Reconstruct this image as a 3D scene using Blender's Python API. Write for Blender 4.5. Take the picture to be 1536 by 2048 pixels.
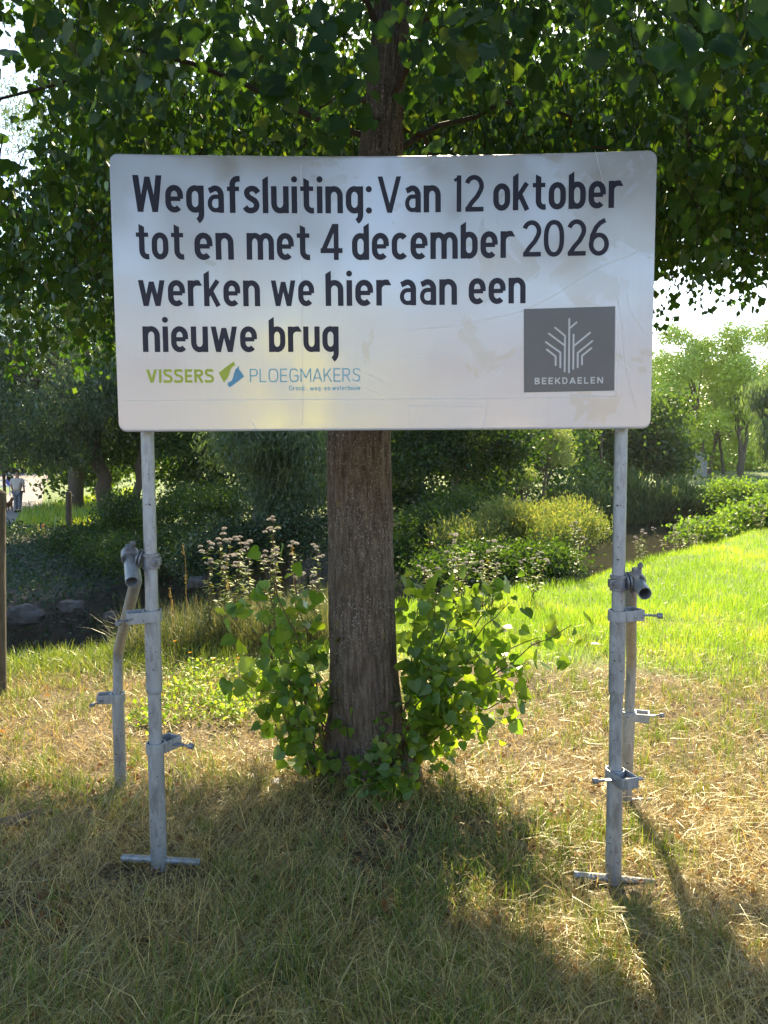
import bpy, math, random
import numpy as np
from mathutils import Matrix, Vector

# ------------------------------------------------------------------ scene, camera, sky, sun, exposure
for o in list(bpy.data.objects):
    bpy.data.objects.remove(o)
SC = bpy.context.scene
COL = SC.collection
R = math.radians
rng = np.random.default_rng(7)
random.seed(7)

FPX, PITCH, ROLL = 1540.0, R(5.0), R(-0.35)
CAM = Vector((0, 0, 1.6))
cd = bpy.data.cameras.new('camera')
cam = bpy.data.objects.new('camera', cd)
COL.objects.link(cam)
CM = Matrix.Translation(CAM) @ Matrix.Rotation(R(90) - PITCH, 4, 'X') @ Matrix.Rotation(ROLL, 4, 'Z')
cam.matrix_world = CM
cd.sensor_fit = 'VERTICAL'
cd.sensor_height = 36
cd.lens = 36 * FPX / 2048
cd.clip_start = 0.05
cd.clip_end = 3000
SC.camera = cam

SUN_AZ, SUN_EL = R(6), R(35)          # ahead of the camera, a little to its right
SDIR = np.array([math.sin(SUN_AZ) * math.cos(SUN_EL), math.cos(SUN_AZ) * math.cos(SUN_EL), math.sin(SUN_EL)])
w = bpy.data.worlds.new('World')
SC.world = w
w.use_nodes = True
nt = w.node_tree
nt.nodes.clear()
sky = nt.nodes.new('ShaderNodeTexSky')
sky.sky_type = 'NISHITA'
sky.sun_disc = False
sky.sun_elevation = SUN_EL
sky.sun_rotation = SUN_AZ
sky.air_density = 1.0
sky.dust_density = 0.7
bg = nt.nodes.new('ShaderNodeBackground')
bg.inputs['Strength'].default_value = 0.105
wo = nt.nodes.new('ShaderNodeOutputWorld')
nt.links.new(sky.outputs[0], bg.inputs[0])
nt.links.new(bg.outputs[0], wo.inputs[0])
sl = bpy.data.lights.new('sun', 'SUN')
sl.energy = 5.0
sl.angle = R(0.55)
sl.color = (1.0, 0.82, 0.52)
so = bpy.data.objects.new('sun', sl)
COL.objects.link(so)
so.rotation_euler = Vector(SDIR).to_track_quat('Z', 'Y').to_euler()
SC.view_settings.view_transform = 'Standard'
SC.view_settings.look = 'None'
SC.view_settings.gamma = 1
SC.view_settings.use_curve_mapping = False
SC.view_settings.exposure = 1.9
SC.render.engine = 'CYCLES'
SC.cycles.use_denoising = True
SC.cycles.max_bounces = 8
SC.cycles.transmission_bounces = 6
SC.cycles.diffuse_bounces = 4
SC.cycles.sample_clamp_indirect = 8


def P(px, py, Y):
    """world point seen at photo pixel (px, py) at forward distance Y"""
    d = CM.to_3x3() @ Vector(((px - 768) / FPX, -(py - 1024) / FPX, -1))
    return CAM + d * (Y / d.y)


CMI = np.array(CM.inverted())


def proj(p):
    q = p @ CMI[:3, :3].T + CMI[:3, 3]
    return 768 - FPX * q[:, 0] / q[:, 2], 1024 + FPX * q[:, 1] / q[:, 2], -q[:, 2]


# ------------------------------------------------------------------ noise
def hash3(i, j, k, s):
    n = (i * 374761393 + j * 668265263 + k * 2147483647 + s * 974711) & 0xFFFFFFFF
    n = ((n ^ (n >> 13)) * 1274126177) & 0xFFFFFFFF
    return ((n ^ (n >> 16)) & 0xFFFF) / 65535.0


def noise(x, y, z=0.0, s=0):
    x, y, z = np.broadcast_arrays(np.asarray(x, float), np.asarray(y, float), np.asarray(z, float))
    i, j, k = np.floor(x).astype(np.int64), np.floor(y).astype(np.int64), np.floor(z).astype(np.int64)
    f, g, h = x - i, y - j, z - k
    f, g, h = f * f * (3 - 2 * f), g * g * (3 - 2 * g), h * h * (3 - 2 * h)
    r = 0
    for a in (0, 1):
        for b in (0, 1):
            for c in (0, 1):
                r = r + hash3(i + a, j + b, k + c, s) * (f if a else 1 - f) * (g if b else 1 - g) * (h if c else 1 - h)
    return r


def fbm(x, y, z=0.0, s=0, o=3):
    r, a, t = 0, 1.0, 0
    for q in range(o):
        r = r + a * noise(np.asarray(x) * 2 ** q, np.asarray(y) * 2 ** q, np.asarray(z) * 2 ** q, s + q * 17)
        t += a
        a *= .5
    return r / t


def sstep(a, b, x):
    t = np.clip((x - a) / (b - a), 0, 1)
    return t * t * (3 - 2 * t)


# ------------------------------------------------------------------ terrain height
CH = np.array([(-60, -6), (-30, 1.5), (-12, 6.0), (-5, 9.9), (-.4, 15.0), (4.3, 23), (9.6, 31.4), (18, 36), (40, 38), (90, 36)], float)
CW = np.array([1.6, 1.6, 1.6, 1.6, 2.2, 3.6, 4.6, 4.8, 4.6, 4.6])


def chan(x, y):
    """distance to the river's centre line, its half width there, and which side (+ = far)"""
    x = np.asarray(x, float); y = np.asarray(y, float)
    best = np.full(x.shape, 1e9); wid = np.zeros(x.shape); side = np.zeros(x.shape)
    for a in range(len(CH) - 1):
        p, q = CH[a], CH[a + 1]
        d = q - p
        L2 = d @ d
        t = np.clip(((x - p[0]) * d[0] + (y - p[1]) * d[1]) / L2, 0, 1)
        ex, ey = x - p[0] - t * d[0], y - p[1] - t * d[1]
        r = np.hypot(ex, ey)
        m = r < best
        best = np.where(m, r, best)
        wid = np.where(m, CW[a] * (1 - t) + CW[a + 1] * t, wid)
        side = np.where(m, np.sign(d[0] * ey - d[1] * ex), side)
    return best, wid, side


def H(x, y):
    x = np.asarray(x, float); y = np.asarray(y, float)
    dist, wd, side = chan(x, y)
    yy = np.clip(y, -30, 40)
    near = -.06 - .045 * np.clip(x, -.9, 1.6) - .085 * np.clip(yy - 2.8, -1, 1.4) - .036 * np.clip(yy - 4.2, 0, 14)
    far = -1.25 + 0.25 * sstep(30, 70, y) * sstep(-10, 15, x)
    base = np.where(side > 0, far, near)
    und = (fbm(x * .8, y * .8, 0, 3) - .5) * .09 + (fbm(x * 3.5, y * 3.5, 0, 5, 2) - .5) * .03
    und = und * (.4 + .6 * sstep(4, 7, yy))
    bank = sstep(wd, wd + np.where(side > 0, 2.2, 2.6), dist)
    bed = -3.3
    e = dist - wd
    return bed + (base + und - bed) * bank + (fbm(x * 1.4, y * 1.4, 0, 11) - .5) * .35 * (bank > 0) * (bank < 1) * bank * (1 - bank) * 4


def h1(x, y):
    return float(H(np.array([x]), np.array([y]))[0])


# ------------------------------------------------------------------ materials
def mat(name):
    m = bpy.data.materials.new(name)
    m.use_nodes = True
    m.node_tree.nodes.clear()
    return m, m.node_tree


def N(t, kind, **kw):
    n = t.nodes.new(kind)
    for k, v in kw.items():
        if hasattr(n, k):
            setattr(n, k, v)
        else:
            n.inputs[k.replace('_', ' ')].default_value = v
    return n


def ramp(t, stops, interp='LINEAR'):
    n = t.nodes.new('ShaderNodeValToRGB')
    e = n.color_ramp.elements
    n.color_ramp.interpolation = interp
    while len(e) > 1:
        e.remove(e[-1])
    e[0].position, e[0].color = stops[0][0], (*stops[0][1], 1)
    for p, c in stops[1:]:
        q = e.new(p)
        q.color = (*c, 1)
    return n


def leaf_mat(name, stops, trans, tfac=.45, gloss=.12, rough=.45):
    """foliage: colour varies leaf by leaf (attribute 'tint' and object random), with translucency"""
    m, t = mat(name)
    at = N(t, 'ShaderNodeAttribute', attribute_name='tint')
    oi = N(t, 'ShaderNodeObjectInfo')
    ad = N(t, 'ShaderNodeMath', operation='ADD')
    t.links.new(at.outputs['Fac'], ad.inputs[0])
    mu = N(t, 'ShaderNodeMath', operation='MULTIPLY')
    mu.inputs[1].default_value = .35
    t.links.new(oi.outputs['Random'], mu.inputs[0])
    t.links.new(mu.outputs[0], ad.inputs[1])
    rp = ramp(t, stops)
    t.links.new(ad.outputs[0], rp.inputs[0])
    di = N(t, 'ShaderNodeBsdfDiffuse')
    t.links.new(rp.outputs[0], di.inputs[0])
    tr = N(t, 'ShaderNodeBsdfTranslucent')
    mx = N(t, 'ShaderNodeMix', data_type='RGBA', blend_type='MULTIPLY')
    mx.inputs[0].default_value = 1
    t.links.new(rp.outputs[0], mx.inputs[6])
    mx.inputs[7].default_value = (*trans, 1)
    t.links.new(mx.outputs[2], tr.inputs[0])
    ms = N(t, 'ShaderNodeMixShader')
    ms.inputs[0].default_value = tfac
    t.links.new(di.outputs[0], ms.inputs[1])
    t.links.new(tr.outputs[0], ms.inputs[2])
    gl = N(t, 'ShaderNodeBsdfGlossy')
    gl.inputs['Roughness'].default_value = rough
    gl.inputs['Color'].default_value = (.8, .85, .8, 1)
    lw = N(t, 'ShaderNodeLayerWeight')
    lw.inputs[0].default_value = .25
    ml = N(t, 'ShaderNodeMath', operation='MULTIPLY_ADD')
    ml.inputs[1].default_value = gloss
    ml.inputs[2].default_value = gloss * .25
    t.links.new(lw.outputs['Fresnel'], ml.inputs[0])
    m2 = N(t, 'ShaderNodeMixShader')
    t.links.new(ml.outputs[0], m2.inputs[0])
    t.links.new(ms.outputs[0], m2.inputs[1])
    t.links.new(gl.outputs[0], m2.inputs[2])
    out = N(t, 'ShaderNodeOutputMaterial')
    t.links.new(m2.outputs[0], out.inputs[0])
    return m


def surf_mat(name, stops, scale=8, rough=.8, metal=0, bump=.3, bscale=None, detail=6, stretch=(1, 1, 1), spec=.4, coat=0, dist=.01):
    m, t = mat(name)
    tc = N(t, 'ShaderNodeTexCoord')
    mp = N(t, 'ShaderNodeMapping')
    mp.inputs['Scale'].default_value = stretch
    t.links.new(tc.outputs['Object'], mp.inputs[0])
    nz = N(t, 'ShaderNodeTexNoise')
    nz.inputs['Scale'].default_value = scale
    nz.inputs['Detail'].default_value = detail
    nz.inputs['Roughness'].default_value = .65
    t.links.new(mp.outputs[0], nz.inputs[0])
    rp = ramp(t, stops)
    t.links.new(nz.outputs[0], rp.inputs[0])
    b = N(t, 'ShaderNodeBsdfPrincipled')
    t.links.new(rp.outputs[0], b.inputs['Base Color'])
    b.inputs['Roughness'].default_value = rough
    b.inputs['Metallic'].default_value = metal
    b.inputs['Specular IOR Level'].default_value = spec
    b.inputs['Coat Weight'].default_value = coat
    if bump:
        n2 = N(t, 'ShaderNodeTexNoise')
        n2.inputs['Scale'].default_value = bscale or scale * 3
        n2.inputs['Detail'].default_value = 5
        t.links.new(mp.outputs[0], n2.inputs[0])
        bp = N(t, 'ShaderNodeBump')
        bp.inputs['Strength'].default_value = bump
        bp.inputs['Distance'].default_value = dist
        t.links.new(n2.outputs[0], bp.inputs['Height'])
        t.links.new(bp.outputs[0], b.inputs['Normal'])
    out = N(t, 'ShaderNodeOutputMaterial')
    t.links.new(b.outputs[0], out.inputs[0])
    return m


M = {}
M['linden'] = leaf_mat('linden_leaf', [(0, (.013, .036, .010)), (.5, (.023, .062, .012)), (.85, (.042, .092, .015)), (1.0, (.08, .12, .02))], (3.0, 2.8, .8), .36, .12, .42)
M['shoot'] = leaf_mat('shoot_leaf', [(0, (.035, .085, .016)), (.5, (.065, .14, .022)), (1, (.13, .20, .03))], (2.9, 2.6, .7), .55, .14, .4)
M['bract'] = leaf_mat('linden_bract', [(0, (.25, .28, .07)), (1, (.38, .36, .12))], (1.4, 1.3, .6), .5, .1)
M['willow'] = leaf_mat('willow_leaf', [(0, (.04, .07, .04)), (.6, (.07, .115, .055)), (1, (.12, .17, .08))], (2.0, 2.0, .7), .42, .15, .4)
M['bush'] = leaf_mat('bush_leaf', [(0, (.015, .034, .012)), (.6, (.028, .062, .016)), (1, (.062, .105, .024))], (3.0, 2.8, .6), .42, .08)
M['locust'] = leaf_mat('locust_leaf', [(0, (.05, .11, .03)), (.6, (.085, .17, .035)), (1, (.15, .23, .05))], (2.1, 1.9, .5), .5, .1)
M['lime'] = leaf_mat('lime_leaf', [(0, (.07, .13, .03)), (.6, (.11, .19, .035)), (1, (.19, .27, .05))], (2.6, 2.3, .5), .55, .08)
M['pale'] = leaf_mat('pale_leaf', [(0, (.16, .24, .09)), (.6, (.24, .31, .12)), (1, (.34, .38, .17))], (1.5, 1.4, .6), .5, .1)
M['reed'] = leaf_mat('reed_leaf', [(0, (.06, .12, .035)), (.6, (.12, .18, .06)), (1, (.25, .27, .10))], (1.9, 1.7, .6), .45, .1)
M['rank'] = leaf_mat('rank_grass_blade', [(0, (.045, .075, .03)), (.5, (.09, .12, .05)), (1, (.26, .24, .13))], (1.5, 1.4, .7), .35, .1)
M['green'] = leaf_mat('green_grass', [(0, (.05, .085, .022)), (.6, (.085, .14, .03)), (1, (.17, .22, .05))], (2.0, 1.9, .5), .45, .12)
M['meadow'] = leaf_mat('meadow_grass', [(0, (.11, .21, .025)), (.6, (.17, .30, .035)), (1, (.32, .38, .08))], (1.9, 1.75, .5), .5, .12)
M['straw'] = leaf_mat('dry_grass', [(0, (.10, .068, .027)), (.45, (.33, .25, .078)), (1, (.68, .55, .21))], (1.3, 1.15, .8), .3, .1)
M['ivy'] = leaf_mat('ivy_leaf', [(0, (.018, .04, .018)), (.6, (.035, .075, .025)), (1, (.08, .13, .035))], (1.8, 1.7, .6), .35, .15)
M['dead'] = leaf_mat('dead_leaf', [(0, (.10, .045, .02)), (.6, (.22, .10, .04)), (1, (.38, .22, .09))], (1.3, 1.0, .6), .3, .1)
M['flower'] = leaf_mat('flower_head', [(0, (.27, .26, .25)), (1, (.50, .48, .46))], (1.0, .95, .95), .4, .02)
M['white_flower'] = leaf_mat('white_clover', [(0, (.45, .45, .40)), (1, (.7, .7, .64))], (1.0, 1.0, .95), .4, .02)
M['yellow'] = leaf_mat('yellow_flower', [(0, (.6, .33, .02)), (1, (.8, .45, .03))], (1, 1, 1), .3, .02)
M['twig'] = surf_mat('twig', [(.3, (.03, .022, .015)), (.7, (.07, .05, .035))], 30, .85)
M['redtwig'] = surf_mat('shoot_stem', [(.3, (.08, .04, .025)), (.7, (.14, .09, .045))], 30, .7)
M['farbark'] = surf_mat('far_bark', [(.3, (.06, .045, .03)), (.7, (.15, .12, .09))], 6, .9, stretch=(4, 4, .6))
M['palebark'] = surf_mat('pale_dead_bark', [(.3, (.22, .21, .20)), (.7, (.38, .36, .33))], 6, .9, stretch=(4, 4, .5))
M['stone'] = surf_mat('boulder_stone', [(.3, (.035, .033, .03)), (.5, (.065, .062, .058)), (.75, (.13, .125, .12))], 3, .9, bump=.8, dist=.05)
M['postwood'] = surf_mat('weathered_wood', [(.25, (.05, .04, .03)), (.5, (.10, .082, .06)), (.8, (.19, .165, .13))], 9, .85, stretch=(6, 6, .7), bump=.8, bscale=18)
M['logwood'] = surf_mat('rotten_wood', [(.25, (.07, .055, .04)), (.8, (.22, .18, .13))], 9, .9, stretch=(.7, 6, 6), bump=.9)
M['paving'] = surf_mat('footpath_surface', [(.3, (.18, .155, .145)), (.7, (.26, .23, .21))], 2, .9, bump=.2)
M['road'] = surf_mat('road_surface', [(.3, (.13, .115, .11)), (.7, (.18, .16, .155))], 2, .85, bump=.2)
M['shirt'] = surf_mat('pale_shirt', [(.3, (.50, .44, .42)), (.7, (.60, .53, .50))], 6, .9)
M['jeans'] = surf_mat('grey_trousers', [(.3, (.12, .13, .16)), (.7, (.20, .21, .25))], 6, .9)
M['skin'] = surf_mat('skin', [(.3, (.42, .22, .15)), (.7, (.50, .28, .20))], 6, .6)
M['hair'] = surf_mat('grey_hair', [(.3, (.20, .19, .18)), (.7, (.34, .32, .30))], 40, .8)
M['shoe'] = surf_mat('dark_shoe', [(.3, (.02, .02, .022)), (.7, (.04, .04, .045))], 6, .6)
M['fur'] = surf_mat('tan_fur', [(.3, (.22, .09, .04)), (.7, (.42, .22, .12))], 30, .95)
M['white'] = surf_mat('white_paint', [(.3, (.62, .62, .62)), (.7, (.75, .75, .75))], 6, .5)
M['yellowpaint'] = surf_mat('yellow_paint', [(.3, (.62, .50, .08)), (.7, (.72, .58, .12))], 6, .5)
M['redpaint'] = surf_mat('orange_paint', [(.3, (.80, .10, .03)), (.7, (.85, .14, .04))], 6, .5)
M['bluepaint'] = surf_mat('blue_paint', [(.3, (.05, .07, .35)), (.7, (.07, .09, .42))], 6, .4)
M['paper'] = surf_mat('tissue_paper', [(.3, (.70, .73, .78)), (.7, (.80, .82, .86))], 20, .9)


def galv(name, lo, hi, rust=0.0):
    """galvanised steel: mottled zinc spangle, drips, rust specks"""
    m, t = mat(name)
    tc = N(t, 'ShaderNodeTexCoord')
    mp = N(t, 'ShaderNodeMapping')
    mp.inputs['Scale'].default_value = (1, 1, .35)
    t.links.new(tc.outputs['Object'], mp.inputs[0])
    vo = N(t, 'ShaderNodeTexVoronoi')
    vo.inputs['Scale'].default_value = 90
    t.links.new(mp.outputs[0], vo.inputs[0])
    nz = N(t, 'ShaderNodeTexNoise')
    nz.inputs['Scale'].default_value = 14
    nz.inputs['Detail'].default_value = 8
    nz.inputs['Roughness'].default_value = .7
    t.links.new(mp.outputs[0], nz.inputs[0])
    mi = N(t, 'ShaderNodeMath', operation='MULTIPLY_ADD')
    t.links.new(vo.outputs['Color'], mi.inputs[0])
    mi.inputs[1].default_value = .22
    t.links.new(nz.outputs[0], mi.inputs[2])
    rp = ramp(t, [(.3, lo), (.6, hi), (.85, tuple(min(1, c * 1.3) for c in hi))])
    t.links.new(mi.outputs[0], rp.inputs[0])
    sp = N(t, 'ShaderNodeTexNoise')
    sp.inputs['Scale'].default_value = 70
    sp.inputs['Detail'].default_value = 2
    t.links.new(tc.outputs['Object'], sp.inputs[0])
    sr = ramp(t, [(.68, (0, 0, 0)), (.74, (1, 1, 1))])
    t.links.new(sp.outputs[0], sr.inputs[0])
    mx = N(t, 'ShaderNodeMix', data_type='RGBA')
    t.links.new(sr.outputs[0], mx.inputs[0])
    t.links.new(rp.outputs[0], mx.inputs[6])
    mx.inputs[7].default_value = (.10, .065, .05, 1)
    b = N(t, 'ShaderNodeBsdfPrincipled')
    t.links.new(mx.outputs[2], b.inputs['Base Color'])
    b.inputs['Metallic'].default_value = .55
    rr = ramp(t, [(.3, (.38,) * 3), (.7, (.6,) * 3)])
    t.links.new(nz.outputs[0], rr.inputs[0])
    t.links.new(rr.outputs[0], b.inputs['Roughness'])
    bp = N(t, 'ShaderNodeBump')
    bp.inputs['Strength'].default_value = .25
    bp.inputs['Distance'].default_value = .002
    t.links.new(nz.outputs[0], bp.inputs['Height'])
    t.links.new(bp.outputs[0], b.inputs['Normal'])
    out = N(t, 'ShaderNodeOutputMaterial')
    t.links.new(b.outputs[0], out.inputs[0])
    return m


M['galv'] = galv('galvanised_steel', (.19, .195, .20), (.38, .40, .43))
M['galvdark'] = galv('dull_clamp_steel', (.12, .125, .135), (.26, .265, .29))


def bark_mat():
    m, t = mat('linden_bark')
    tc = N(t, 'ShaderNodeTexCoord')
    mp = N(t, 'ShaderNodeMapping')
    mp.inputs['Scale'].default_value = (1, 1, .16)
    t.links.new(tc.outputs['Object'], mp.inputs[0])
    nz = N(t, 'ShaderNodeTexNoise')
    nz.inputs['Scale'].default_value = 55
    nz.inputs['Detail'].default_value = 8
    nz.inputs['Roughness'].default_value = .7
    t.links.new(mp.outputs[0], nz.inputs[0])
    rp = ramp(t, [(.32, (.036, .025, .017)), (.5, (.12, .088, .062)), (.7, (.23, .18, .14))])
    t.links.new(nz.outputs[0], rp.inputs[0])
    # pale lichen specks and a few ochre patches
    n2 = N(t, 'ShaderNodeTexNoise')
    n2.inputs['Scale'].default_value = 105
    n2.inputs['Detail'].default_value = 4
    m2 = N(t, 'ShaderNodeMapping')
    m2.inputs['Scale'].default_value = (1, 1, .8)
    t.links.new(tc.outputs['Object'], m2.inputs[0])
    t.links.new(m2.outputs[0], n2.inputs[0])
    r2 = ramp(t, [(.56, (0, 0, 0)), (.66, (1, 1, 1))])
    t.links.new(n2.outputs[0], r2.inputs[0])
    mx = N(t, 'ShaderNodeMix', data_type='RGBA')
    ml = N(t, 'ShaderNodeMath', operation='MULTIPLY')
    n4 = N(t, 'ShaderNodeTexNoise')
    n4.inputs['Scale'].default_value = 3
    t.links.new(tc.outputs['Object'], n4.inputs[0])
    r4 = ramp(t, [(.38, (.15,) * 3), (.6, (.8,) * 3)])
    t.links.new(n4.outputs[0], r4.inputs[0])
    t.links.new(r2.outputs[0], ml.inputs[0])
    t.links.new(r4.outputs[0], ml.inputs[1])
    t.links.new(ml.outputs[0], mx.inputs[0])
    t.links.new(rp.outputs[0], mx.inputs[6])
    mx.inputs[7].default_value = (.36, .33, .30, 1)
    n3 = N(t, 'ShaderNodeTexNoise')
    n3.inputs['Scale'].default_value = 9
    n3.inputs['Detail'].default_value = 5
    t.links.new(tc.outputs['Object'], n3.inputs[0])
    r3 = ramp(t, [(.66, (0, 0, 0)), (.74, (.7, .7, .7))])
    t.links.new(n3.outputs[0], r3.inputs[0])
    mx2 = N(t, 'ShaderNodeMix', data_type='RGBA')
    t.links.new(r3.outputs[0], mx2.inputs[0])
    t.links.new(mx.outputs[2], mx2.inputs[6])
    mx2.inputs[7].default_value = (.20, .15, .035, 1)
    b = N(t, 'ShaderNodeBsdfPrincipled')
    t.links.new(mx2.outputs[2], b.inputs['Base Color'])
    b.inputs['Roughness'].default_value = .9
    bp = N(t, 'ShaderNodeBump')
    bp.inputs['Strength'].default_value = .9
    bp.inputs['Distance'].default_value = .012
    t.links.new(nz.outputs[0], bp.inputs['Height'])
    t.links.new(bp.outputs[0], b.inputs['Normal'])
    out = N(t, 'ShaderNodeOutputMaterial')
    t.links.new(b.outputs[0], out.inputs[0])
    return m


M['bark'] = bark_mat()


def ground_mat():
    m, t = mat('soil_and_thatch')
    tc = N(t, 'ShaderNodeTexCoord')
    nz = N(t, 'ShaderNodeTexNoise')
    nz.inputs['Scale'].default_value = 40
    nz.inputs['Detail'].default_value = 8
    t.links.new(tc.outputs['Object'], nz.inputs[0])
    at = N(t, 'ShaderNodeAttribute', attribute_name='tint')   # where dry thatch, green turf or bare bank lies
    a = ramp(t, [(.3, (.022, .016, .010)), (.5, (.075, .052, .027)), (.7, (.28, .20, .09))])
    g = ramp(t, [(.3, (.06, .10, .02)), (.7, (.13, .20, .03))])
    k = ramp(t, [(.3, (.03, .026, .02)), (.7, (.075, .065, .045))])
    for r_ in (a, g, k):
        t.links.new(nz.outputs[0], r_.inputs[0])
    m1 = N(t, 'ShaderNodeMix', data_type='RGBA')
    c1 = ramp(t, [(.25, (0, 0, 0)), (.5, (1, 1, 1))])
    t.links.new(at.outputs['Fac'], c1.inputs[0])
    t.links.new(c1.outputs[0], m1.inputs[0])
    t.links.new(a.outputs[0], m1.inputs[6])
    t.links.new(g.outputs[0], m1.inputs[7])
    m2 = N(t, 'ShaderNodeMix', data_type='RGBA')
    c2 = ramp(t, [(.6, (0, 0, 0)), (.9, (1, 1, 1))])
    t.links.new(at.outputs['Fac'], c2.inputs[0])
    t.links.new(c2.outputs[0], m2.inputs[0])
    t.links.new(m1.outputs[2], m2.inputs[6])
    t.links.new(k.outputs[0], m2.inputs[7])
    b = N(t, 'ShaderNodeBsdfPrincipled')
    t.links.new(m2.outputs[2], b.inputs['Base Color'])
    b.inputs['Roughness'].default_value = .95
    bp = N(t, 'ShaderNodeBump')
    bp.inputs['Strength'].default_value = .8
    bp.inputs['Distance'].default_value = .02
    t.links.new(nz.outputs[0], bp.inputs['Height'])
    t.links.new(bp.outputs[0], b.inputs['Normal'])
    out = N(t, 'ShaderNodeOutputMaterial')
    t.links.new(b.outputs[0], out.inputs[0])
    return m


M['ground'] = ground_mat()


def water_mat():
    m, t = mat('river_water')
    tc = N(t, 'ShaderNodeTexCoord')
    mp = N(t, 'ShaderNodeMapping')
    mp.inputs['Scale'].default_value = (1, 2.2, 1)
    t.links.new(tc.outputs['Object'], mp.inputs[0])
    nz = N(t, 'ShaderNodeTexNoise')
    nz.inputs['Scale'].default_value = 3.0
    nz.inputs['Detail'].default_value = 4
    t.links.new(mp.outputs[0], nz.inputs[0])
    b = N(t, 'ShaderNodeBsdfPrincipled')
    b.inputs['Base Color'].default_value = (.045, .042, .028, 1)
    b.inputs['Roughness'].default_value = .04
    b.inputs['Specular IOR Level'].default_value = .5
    bp = N(t, 'ShaderNodeBump')
    bp.inputs['Strength'].default_value = .25
    bp.inputs['Distance'].default_value = .05
    t.links.new(nz.outputs[0], bp.inputs['Height'])
    t.links.new(bp.outputs[0], b.inputs['Normal'])
    out = N(t, 'ShaderNodeOutputMaterial')
    t.links.new(b.outputs[0], out.inputs[0])
    return m


M['water'] = water_mat()


def sheet_mat():
    """retroreflective sheeting: white film with a fine honeycomb cell pattern, clear glossy face, grime"""
    m, t = mat('reflective_sheeting')
    tc = N(t, 'ShaderNodeTexCoord')
    vo = N(t, 'ShaderNodeTexVoronoi')
    vo.feature = 'DISTANCE_TO_EDGE'
    vo.inputs['Scale'].default_value = 430
    vo.inputs['Randomness'].default_value = .15
    t.links.new(tc.outputs['Object'], vo.inputs[0])
    vr = ramp(t, [(.04, (.515, .545, .625)), (.14, (.535, .565, .645))])
    t.links.new(vo.outputs['Distance'], vr.inputs[0])
    # cells read strongly only in some areas
    n1 = N(t, 'ShaderNodeTexNoise')
    n1.inputs['Scale'].default_value = 1.6
    n1.inputs['Detail'].default_value = 3
    t.links.new(tc.outputs['Object'], n1.inputs[0])
    r1 = ramp(t, [(.35, (.1,) * 3), (.65, (1,) * 3)])
    t.links.new(n1.outputs[0], r1.inputs[0])
    mx = N(t, 'ShaderNodeMix', data_type='RGBA')
    t.links.new(r1.outputs[0], mx.inputs[0])
    mx.inputs[6].default_value = (.53, .56, .64, 1)
    t.links.new(vr.outputs[0], mx.inputs[7])
    # grime film, denser to the top edge and the right corner
    sx = N(t, 'ShaderNodeSeparateXYZ')
    t.links.new(tc.outputs['Object'], sx.inputs[0])
    n2 = N(t, 'ShaderNodeTexNoise')
    n2.inputs['Scale'].default_value = 4.5
    n2.inputs['Detail'].default_value = 7
    n2.inputs['Roughness'].default_value = .55
    n2.inputs['Distortion'].default_value = .8
    t.links.new(tc.outputs['Object'], n2.inputs[0])
    a1 = N(t, 'ShaderNodeMath', operation='MULTIPLY_ADD')
    t.links.new(sx.outputs[0], a1.inputs[0])
    a1.inputs[1].default_value = .10
    t.links.new(n2.outputs[0], a1.inputs[2])
    a2 = N(t, 'ShaderNodeMath', operation='MULTIPLY_ADD')
    t.links.new(sx.outputs[2], a2.inputs[0])
    a2.inputs[1].default_value = .16
    t.links.new(a1.outputs[0], a2.inputs[2])
    r2 = ramp(t, [(.62, (0, 0, 0)), (.645, (.55,) * 3), (.9, (.85,) * 3)])
    t.links.new(a2.outputs[0], r2.inputs[0])
    m2 = N(t, 'ShaderNodeMix', data_type='RGBA')
    t.links.new(r2.outputs[0], m2.inputs[0])
    t.links.new(mx.outputs[2], m2.inputs[6])
    m2.inputs[7].default_value = (.42, .39, .33, 1)
    b = N(t, 'ShaderNodeBsdfPrincipled')
    t.links.new(m2.outputs[2], b.inputs['Base Color'])
    b.inputs['Roughness'].default_value = .45
    b.inputs['Coat Weight'].default_value = 1
    b.inputs['Coat IOR'].default_value = 2.6
    n3 = N(t, 'ShaderNodeTexNoise')
    n3.inputs['Scale'].default_value = 5
    n3.inputs['Detail'].default_value = 6
    t.links.new(tc.outputs['Object'], n3.inputs[0])
    r3 = ramp(t, [(.35, (.15,) * 3), (.7, (.27,) * 3)])
    t.links.new(n3.outputs[0], r3.inputs[0])
    t.links.new(r3.outputs[0], b.inputs['Coat Roughness'])
    out = N(t, 'ShaderNodeOutputMaterial')
    t.links.new(b.outputs[0], out.inputs[0])
    return m


M['sheet'] = sheet_mat()


def flat(name, c, rough=.4, coat=.6):
    m, t = mat(name)
    b = N(t, 'ShaderNodeBsdfPrincipled')
    nz = N(t, 'ShaderNodeTexNoise')
    nz.inputs['Scale'].default_value = 6
    tc = N(t, 'ShaderNodeTexCoord')
    t.links.new(tc.outputs['Object'], nz.inputs[0])
    rp = ramp(t, [(.3, tuple(v * .92 for v in c)), (.7, tuple(min(1, v * 1.06) for v in c))])
    t.links.new(nz.outputs[0], rp.inputs[0])
    t.links.new(rp.outputs[0], b.inputs['Base Color'])
    b.inputs['Roughness'].default_value = rough
    b.inputs['Coat Weight'].default_value = coat
    b.inputs['Coat Roughness'].default_value = .22
    out = N(t, 'ShaderNodeOutputMaterial')
    t.links.new(b.outputs[0], out.inputs[0])
    return m


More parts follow.
